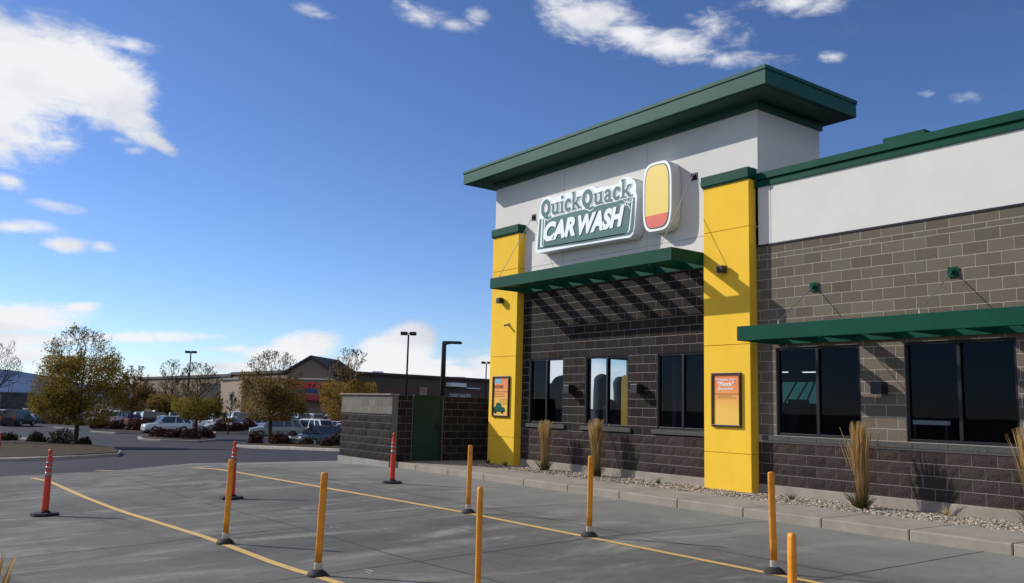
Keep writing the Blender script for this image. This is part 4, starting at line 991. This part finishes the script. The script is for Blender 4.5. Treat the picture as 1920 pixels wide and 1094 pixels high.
carlist = [  # u, v, kind, colour key, facing (0 = front to image left, 90 = away, -90 = to camera), label
 (-6, 797, 'suv', 'white', 70, 'white suv cut by the left edge of the picture'),
 (34, 799, 'suv', 'black', 88, 'black suv seen from behind at the left, beside the white one'),
 (52, 792, 'suv', 'white', 60, 'white suv beyond the black suv at the left'),
 (88, 795, 'sedan', 'black', 20, 'dark car half hidden under the left side of the large tree'),
 (152, 797, 'sedan', 'silver', 100, 'silver car seen just right of the large tree trunk'),
 (178, 797, 'sedan', 'white', 80, 'white car next to the silver one right of the large tree trunk'),
 (228, 797, 'suv', 'white', 100, 'white suv beside the red car by the small russet tree'),
 (248, 799, 'sedan', 'red', 60, 'red car behind the shrubs by the small russet tree'),
 (312, 813, 'suv', 'silver', -38, 'silver white suv facing left between the two half bare trees'),
 (343, 812, 'suv', 'plum', 60, 'grey purple van shaped car right of the silver suv'),
 (360, 803, 'sedan', 'white', 35, 'white car behind the wide bare topped tree'),
 (386, 800, 'sedan', 'black', 35, 'black low car right of the wide bare topped tree'),
 (424, 808, 'sedan', 'white', 12, 'white sedan side on behind the round shrubs'),
 (456, 804, 'suv', 'black', 70, 'black suv behind the tall round shrub'),
 (477, 808, 'sedan', 'white', -60, 'white car nose out left of the full brown tree'),
 (517, 823, 'suv', 'sage', -18, 'pale grey green suv behind the full brown tree trunk'),
 (550, 815, 'suv', 'black', 60, 'black suv between the grey green and the white suv'),
 (580, 823, 'suv', 'white', 32, 'white suv right behind the dark grey sedan'),
 (604, 838, 'sedan', 'teal', -48, 'dark grey green sedan nearest the bin enclosure'),
 (634, 815, 'sedan', 'silver', 20, 'silver car between the white suv and the bin enclosure'),
 (650, 826, 'sedan', 'white', 20, 'white car end showing beside the bin enclosure corner'),
 (560, 797, 'suv', 'white', 60, 'far white suv roof above the black suv'),
 (588, 798, 'suv', 'silver', 60, 'far silver suv roof above the white suv'),
 (620, 799, 'suv', 'red', 60, 'far dark red suv under the yellow tree'),
 (500, 797, 'sedan', 'silver', 60, 'far silver car behind the full brown tree trunk'),
 (532, 797, 'sedan', 'white', 60, 'far white car right of the full brown tree trunk'),
 (410, 795, 'sedan', 'silver', 60, 'far silver car left of the thin bare tree'),
 (440, 794, 'suv', 'white', 60, 'far white suv right of the thin bare tree'),
 (120, 793, 'sedan', 'white', 60, 'far white car under the large tree left of its trunk'),
 (275, 798, 'suv', 'black', 60, 'far black suv between the red car and the silver suv'),
 (70, 790, 'suv', 'white', 65, 'white suv roof behind the dark car at the far left'),
 (196, 793, 'suv', 'silver', 60, 'far silver suv between the large tree and the small russet tree'),
 (212, 792, 'sedan', 'white', 60, 'far white car just left of the small russet tree'),
 (262, 793, 'sedan', 'white', 60, 'far white car behind the red car'),
 (295, 794, 'suv', 'white', 62, 'far white suv right behind the silver suv'),
 (326, 793, 'sedan', 'silver', 62, 'far silver car between the two half bare trees'),
 (374, 792, 'suv', 'white', 62, 'far white suv behind the wide bare topped tree trunk'),
 (396, 801, 'suv', 'silver', 48, 'silver suv left of the side on white sedan'),
 (456, 792, 'sedan', 'white', 62, 'far white car above the tall round shrub'),
 (484, 793, 'suv', 'silver', 62, 'far silver suv left of the full brown tree trunk'),
 (516, 793, 'suv', 'white', 62, 'far white suv above the grey green suv'),
 (546, 791, 'sedan', 'red', 62, 'farthest red car above the black suv'),
 (572, 790, 'suv', 'black', 62, 'farthest black suv above the right white suv'),
 (604, 791, 'sedan', 'white', 62, 'farthest white car near the yellow tree'),
 (636, 793, 'suv', 'silver', 62, 'farthest silver suv next to the bin enclosure'),
 (10, 790, 'sedan', 'silver', 66, 'far silver car between the white suv and the black suv at the left'),
]
cols = dict(white=(.80, .80, .79), silver=(.50, .51, .52), black=(.012, .013, .016), red=(.22, .02, .02), plum=(.16, .15, .20), sage=(.22, .26, .25), teal=(.07, .09, .095))
leftd = Vector((-RIGHT.x, -RIGHT.y, 0)).normalized(); awayd = Vector((FWD.x, FWD.y, 0)).normalized()
for (u, v, kind, c, phi, lb) in carlist:
    key = (kind, c)
    if key not in protos: protos[key] = make_car(kind, cols[c], 0 if c in ('white',) else .6); o = protos[key]
    else: o = copy_tree(protos[key])
    p = G(u, v); h = leftd * math.cos(R_(phi)) + awayd * math.sin(R_(phi)); o.location = p; o.rotation_euler = (0, 0, math.atan2(h.y, h.x)); o['label'] = lb

# ================================================================== LIGHT POLES
def pole(u, vhead, D, rad, label, heads, headw, base=-1.75, single=False):
    P = CP + ray(u, vhead) * D; zb = base; H = P.z - zb
    t = thing('light_pole', label, 'street lamp', (P.x, P.y, zb), math.atan2(RIGHT.y, RIGHT.x), group=None if single else 'tall parking lot light poles')
    mb = MB(); mb.lathe([(rad * 3.2, 0), (rad * 3.2, .6), (rad * 3, .62)], 14); mb.build('concrete_footing', MT['kerb'], t)
    mb = MB(); mb.lathe([(rad * 1.25, .6), (rad, H - .05), (rad * .9, H)], 12); mb.build('pole', MT['black'], t, smooth=True)
    if single:
        mb = MB(); mb.prism([(0, -.09, H - .16), (.22, -.13, H - .10), (.62, -.13, H - .10), (.70, -.1, H - .06), (.62, -.13, H - .0), (.22, -.13, H + .0), (0, -.09, H + .0)], (0, .24, 0)); mb.build('lamp_head', MT['black'], t, bevel=.015)
    else:
        for s in heads:
            mb = MB(); mb.box(s*.12, s*headw, -.3, .3, H - .05, H + .27); mb.tube((0, 0, H + .1), (s*.14, 0, H + .1), .05, n=6); mb.build('lamp_head', MT['black'], t, bevel=.05)
pole(833, 640, 33, .085, 'dark single arm lamp post rising behind the bin enclosure', (1,), .6, -.3, True)
pole(766, 628, 85, .085, 'tall twin head light pole left of the single arm lamp post', (-1, 1), .75)
pole(358, 662, 122, .09, 'tall twin head light pole behind the trees at left', (-1, 1), .75)
pole(912, 682, 130, .09, 'tall light pole just beside the left yellow column', (-1, 1), .75)
for (u, v, D, lb) in ((18, 714, 420, 'far light pole at the left edge before the mountain'), (24, 718, 520, 'smaller far light pole right beside the one at the left edge')):
    pole(u, v, D, .12, lb, (-1, 1), 1.4)

# ================================================================== STORE
ST = thing('warehouse_store', 'long tan and brown warehouse store with a gabled entrance across the lot', 'building', (-150, 75, -1.85)); STI = Matrix.Translation((150, -75, 1.85))
def stp(mb, name, m, parent=None, **k):
    o = mb.build(name, m, parent or ST, **k)
    if parent is None: o.matrix_parent_inverse = STI
    return o
tan = mat('store_tan', (.19, .15, .115), .9, var=.06, vscale=.3, spec=.12); brown = mat('store_brown', (.10, .065, .055), .9, var=.1, vscale=.5, spec=.12); cap = mat('store_cap', (.05, .04, .035), .8)
dbrown = mat('store_dark_brown', (.085, .07, .062), .9, spec=.12); roofd = mat('store_roof', (.035, .036, .042), .8, bump=.3, bscale=3)
def P2(u, v, D): q = CP + ray(u, v) * D; return Vector((q.x, q.y))
def wallseg(mb, a, b, z0, z1, th=.4, out=0.):
    a, b = Vector(a), Vector(b); d = (b - a).normalized(); n = Vector((d.y, -d.x))
    if n.dot(-a) < 0: n = -n
    a = a + n * out; b = b + n * out
    mb.prism([(a.x, a.y, z0), (b.x, b.y, z0), (b.x - n.x*th, b.y - n.y*th, z0), (a.x - n.x*th, a.y - n.y*th, z0)], (0, 0, z1 - z0))
A0 = P2(262, 706, 222); A1 = P2(334, 706, 216); B0 = P2(436, 702, 172); B1 = P2(545, 699, 151); C1 = P2(668, 697, 152); D1 = P2(915, 712, 176); D2 = P2(1060, 720, 200)
mb = MB(); wallseg(mb, A0, B0, -1.9, 6.6); wallseg(mb, B0, B1, -1.9, 6.9); wallseg(mb, B1, C1, -1.9, 6.6); stp(mb, 'front_wall', tan)
mb = MB(); wallseg(mb, C1, D1, -1.9, 7.0); wallseg(mb, D1, D2, -1.9, 7.0); E = D2 + Vector((-90, 20)); wallseg(mb, D2, E, -1.9, 6.9); stp(mb, 'side_wall', dbrown)
mb = MB(); wallseg(mb, A0, B0, -1.9, 3.2, .2, .25); wallseg(mb, C1, D1, -1.9, 4.6, .2, .25); stp(mb, 'brown_wainscot', brown)
mb = MB(); wallseg(mb, A0, B0, 6.2, 6.75, .3, .35); wallseg(mb, B0, B1, 6.55, 7.05, .3, .35); wallseg(mb, C1, D1, 6.75, 7.15, .3, .35); wallseg(mb, D1, D2, 6.75, 7.15, .3, .35); stp(mb, 'cornice', cap)
mb = MB(); wallseg(mb, A1, P2(425, 703, 176), -1.9, 4.6, .2, .5); stp(mb, 'brown_bay', brown)  # taller brown facing on part of the front wall
# entrance porch: beige piers, opening as a solid panel with its shade in the colour
mb = MB(); a, b = P2(394, 718, 165), P2(436, 715, 160); wallseg(mb, a, b, -1.85, 4.6, .3, 2.0); stp(mb, 'entrance_shade_panel', MT['room'])
mb = MB(); a, b = P2(438, 712, 158), P2(478, 712, 153); wallseg(mb, a, b, -1.85, 5.2, 1.0, 2.4); stp(mb, 'pier', mat('pier_tan', (.36, .28, .21), .9))
mb = MB(); a, b = P2(436, 711, 158), P2(480, 711, 153); wallseg(mb, a, b, 5.2, 5.5, 1.2, 2.6); stp(mb, 'pier_cap', MT['kerb'])
# gable block
g0 = P2(541, 700, 147); g1_ = P2(625, 700, 146); gd = (g1_ - g0).normalized(); gn = Vector((gd.y, -gd.x)); gn = gn if gn.dot(-g0) > 0 else -gn
zl = (CP + ray(583, 698) * 146.5).z; za = (CP + ray(583, 671.5) * 146.5).z
mid = (g0 + g1_) / 2; back = 14
mb = MB(); mb.prism([(g0.x, g0.y, -1.9), (g1_.x, g1_.y, -1.9), (g1_.x, g1_.y, zl), (mid.x, mid.y, za), (g0.x, g0.y, zl)], (-gn.x*back, -gn.y*back, 0)); gb = stp(mb, 'gable_block', mat('gable_tan', (.20, .16, .125), .9, spec=.12))
mb = MB()
for e in (g0, g1_):
    o1 = e + (e - mid).normalized() * .8 + gn * .6; m1 = mid + gn * .6; slope = (za - zl) / (mid - g0).length; zo = zl - .8 * slope
    mb.prism([(o1.x, o1.y, zo + .05), (m1.x, m1.y, za + .05), (m1.x, m1.y, za + .45), (o1.x, o1.y, zo + .45)], (-gn.x*(back + .6), -gn.y*(back + .6), 0))
mb.build('gable_roof', roofd, gb).matrix_parent_inverse = Matrix.Identity(4)
def gpt(u, v): # point on the gable front plane
    d = ray(u, v); n = Vector((gn.x, gn.y, 0)); s = (Vector((g0.x, g0.y, 0)) - CP).dot(n) / d.dot(n); return CP + d * s
def grect(u0, v0, u1, v1, name, m, out):
    z1_, z0_ = gpt((u0+u1)/2, v0).z, gpt((u0+u1)/2, v1).z; a, b = gpt(u0, v0), gpt(u1, v0); mb = MB(); n = gn * out
    mb.prism([(a.x + n.x, a.y + n.y, z0_), (b.x + n.x, b.y + n.y, z0_), (b.x + n.x, b.y + n.y, z1_), (a.x + n.x, a.y + n.y, z1_)], (-gn.x*out*.98, -gn.y*out*.98, 0)); return stp(mb, name, m)
grect(541, 710, 625, 712, 'white_trim', MT['signside'], .3)
grect(541, 741, 625, 751, 'red_canopy', mat('store_red', (.28, .03, .04), .6), 2.2)
grect(541, 737.5, 625, 740.8, 'tan_band', tan, .5)
def gtext(body, u0, v0, u1, v1, m, bold, shear, label, name='store_sign'):
    a, b = gpt(u0, (v0+v1)/2), gpt(u1, (v0+v1)/2); z1_, z0_ = gpt((u0+u1)/2, v0).z, gpt((u0+u1)/2, v1).z; wd = (b - a).xy.length
    t = thing(name, label, 'sign', (a.x + gn.x*.05, a.y + gn.y*.05, z0_), math.atan2(gd.y, gd.x))
    text_mesh('lettering', body, m, t, 0, wd, 0, z1_ - z0_, -.02, bold=bold, shear=shear, ext=.2); return t
gtext('COSTCO', 545, 717.5, 620, 728.5, mat('store_sign_red', (.55, .02, .04), .5), .05, .25, 'big slanted red COSTCO letters on the gabled entrance')
gtext('WHOLESALE', 556, 730.5, 619, 736, mat('store_sign_blue', (.03, .07, .30), .5), .03, .2, 'blue WHOLESALE letters under the red letters on the gable')
# side wall details
sdir = (D1 - C1).normalized(); sn = Vector((sdir.y, -sdir.x)); sn = sn if sn.dot(-C1) > 0 else -sn
def spt(u, v):
    d = ray(u, v); n = Vector((sn.x, sn.y, 0)); s = (Vector((C1.x, C1.y, 0)) + n * .3 - CP).dot(n) / d.dot(n); return CP + d * s
def srect(u0, v0, u1, v1, name, m, out=.3, parent=True, mbo=None):
    z1_, z0_ = spt((u0+u1)/2, v0).z, spt((u0+u1)/2, v1).z; a, b = spt(u0, v0), spt(u1, v0); mb = mbo or MB()
    mb.prism([(a.x, a.y, z0_), (b.x, b.y, z0_), (b.x, b.y, z1_), (a.x, a.y, z1_)], (sn.x*out, sn.y*out, 0)); return stp(mb, name, m) if parent else mb
srect(836, 718.5, 864, 725.5, 'awning', MT['signside'], 1.6); srect(873, 727.8, 897, 729.5, 'lintel', MT['signside'], .5)
srect(786, 726, 799, 745, 'wall_panel', mat('panel_tan', (.24, .18, .16), .9), .3)
t = thing('tire_sales_sign', 'pale purple wall sign reading TIRE SALES above the enclosure', 'sign', (*spt(839, 747).xy, spt(839, 747).z), math.atan2(sdir.y, sdir.x))
a_, b_ = spt(839, 742), spt(881, 742); wd = (b_ - a_).xy.length; hh = spt(860, 737.5).z - spt(860, 747.5).z
mb = MB(); mb.box(0, wd, -.35, -.02, 0, hh); mb.build('sign_board', mat('board_plum', (.12, .10, .13), .7), t)
text_mesh('lettering', 'TIRE SALES', mat('board_letter', (.48, .46, .5), .6), t, wd*.04, wd*.96, hh*.2, hh*.8, -.36, bold=.02, ext=.05)
# rooftop units
for (u0, u1, v0, v1, D, lb) in ((699, 718, 696, 702, 175, 'small grey roof unit on the store right of the gable'), (850, 872, 706.5, 713, 190, 'small grey roof unit on the store behind the single arm lamp post'), (678, 688, 697.5, 702, 180, 'low vent box on the store roof nearest the gable'), (429, 434, 699, 704, 190, 'tiny vent hood on the store roof above the entrance')):
    a, b = CP + ray(u0, v1) * D, CP + ray(u1, v0) * D; c = (a + b) / 2; wd = (u1 - u0) * D / FOC; h = b.z - 6.5
    t = thing('roof_unit', lb, 'roof unit', (c.x, c.y, 6.4), math.atan2(RIGHT.y, RIGHT.x), 'units on the store roof')
    mb = MB(); mb.box(-wd/2, wd/2, -wd/3, wd/3, .1, h); mb.build('unit_body', MT['signside'], t, bevel=.05)
    mb = MB(); mb.box(-wd*.46, wd*.46, -wd/3 - .02, -wd/3 + .05, .3, h*.7); mb.build('louvre', MT['black'], t)
mb = MB(); mb.prism([(*A0, 6.3), (*B0, 6.3), (*B1, 6.3), (*C1, 6.3), (*D1, 6.3), (*D2, 6.3), (*E, 6.3), (*(A0 + Vector((0, 60))), 6.3)], (0, 0, .2)); stp(mb, 'roof_deck', cap)

# far left dark building, mountains
t = thing('dark_warehouse', 'low dark building at the far left behind the parked cars', 'building', (-240, 6, -1.85))
p, q = P2(-140, 745, 190), P2(62, 745, 195)
mb = MB(); wallseg(mb, p, q, -1.85, 1.85, 25); o = mb.build('wall', mat('slate_wall', (.05, .06, .075), .8, var=.15, vscale=.3), t); o.matrix_parent_inverse = Matrix.Translation((240, -6, 1.85))
mb = MB(); wallseg(mb, p, q, 1.85, 2.15, 25.5, .25); o = mb.build('roof_edge', mat('slate_cap', (.09, .10, .12), .8), t); o.matrix_parent_inverse = Matrix.Translation((240, -6, 1.85))
mb = MB(); wallseg(mb, P2(1, 750, 188), P2(4, 750, 188), -1.85, 1.6, .5, .8); o = mb.build('downpipe', MT['kerb'], t); o.matrix_parent_inverse = Matrix.Translation((240, -6, 1.85))
random.seed(5)
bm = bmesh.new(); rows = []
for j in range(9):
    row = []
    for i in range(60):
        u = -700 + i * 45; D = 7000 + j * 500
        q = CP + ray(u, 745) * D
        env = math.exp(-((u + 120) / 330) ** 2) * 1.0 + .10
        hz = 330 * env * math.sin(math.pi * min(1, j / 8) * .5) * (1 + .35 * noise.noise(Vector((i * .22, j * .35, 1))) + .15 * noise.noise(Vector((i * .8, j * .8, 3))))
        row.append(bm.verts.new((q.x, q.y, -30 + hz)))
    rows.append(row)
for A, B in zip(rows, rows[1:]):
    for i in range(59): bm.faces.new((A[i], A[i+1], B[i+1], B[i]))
me = bpy.data.meshes.new('mountains'); bm.to_mesh(me); bm.free(); me.materials.append(mat('mountain_haze_blue', (.065, .10, .185), .95, color2=(.09, .135, .235), vscale=.002, spec=.0))  # blue of distance haze put into the mountain colour, no air volume built
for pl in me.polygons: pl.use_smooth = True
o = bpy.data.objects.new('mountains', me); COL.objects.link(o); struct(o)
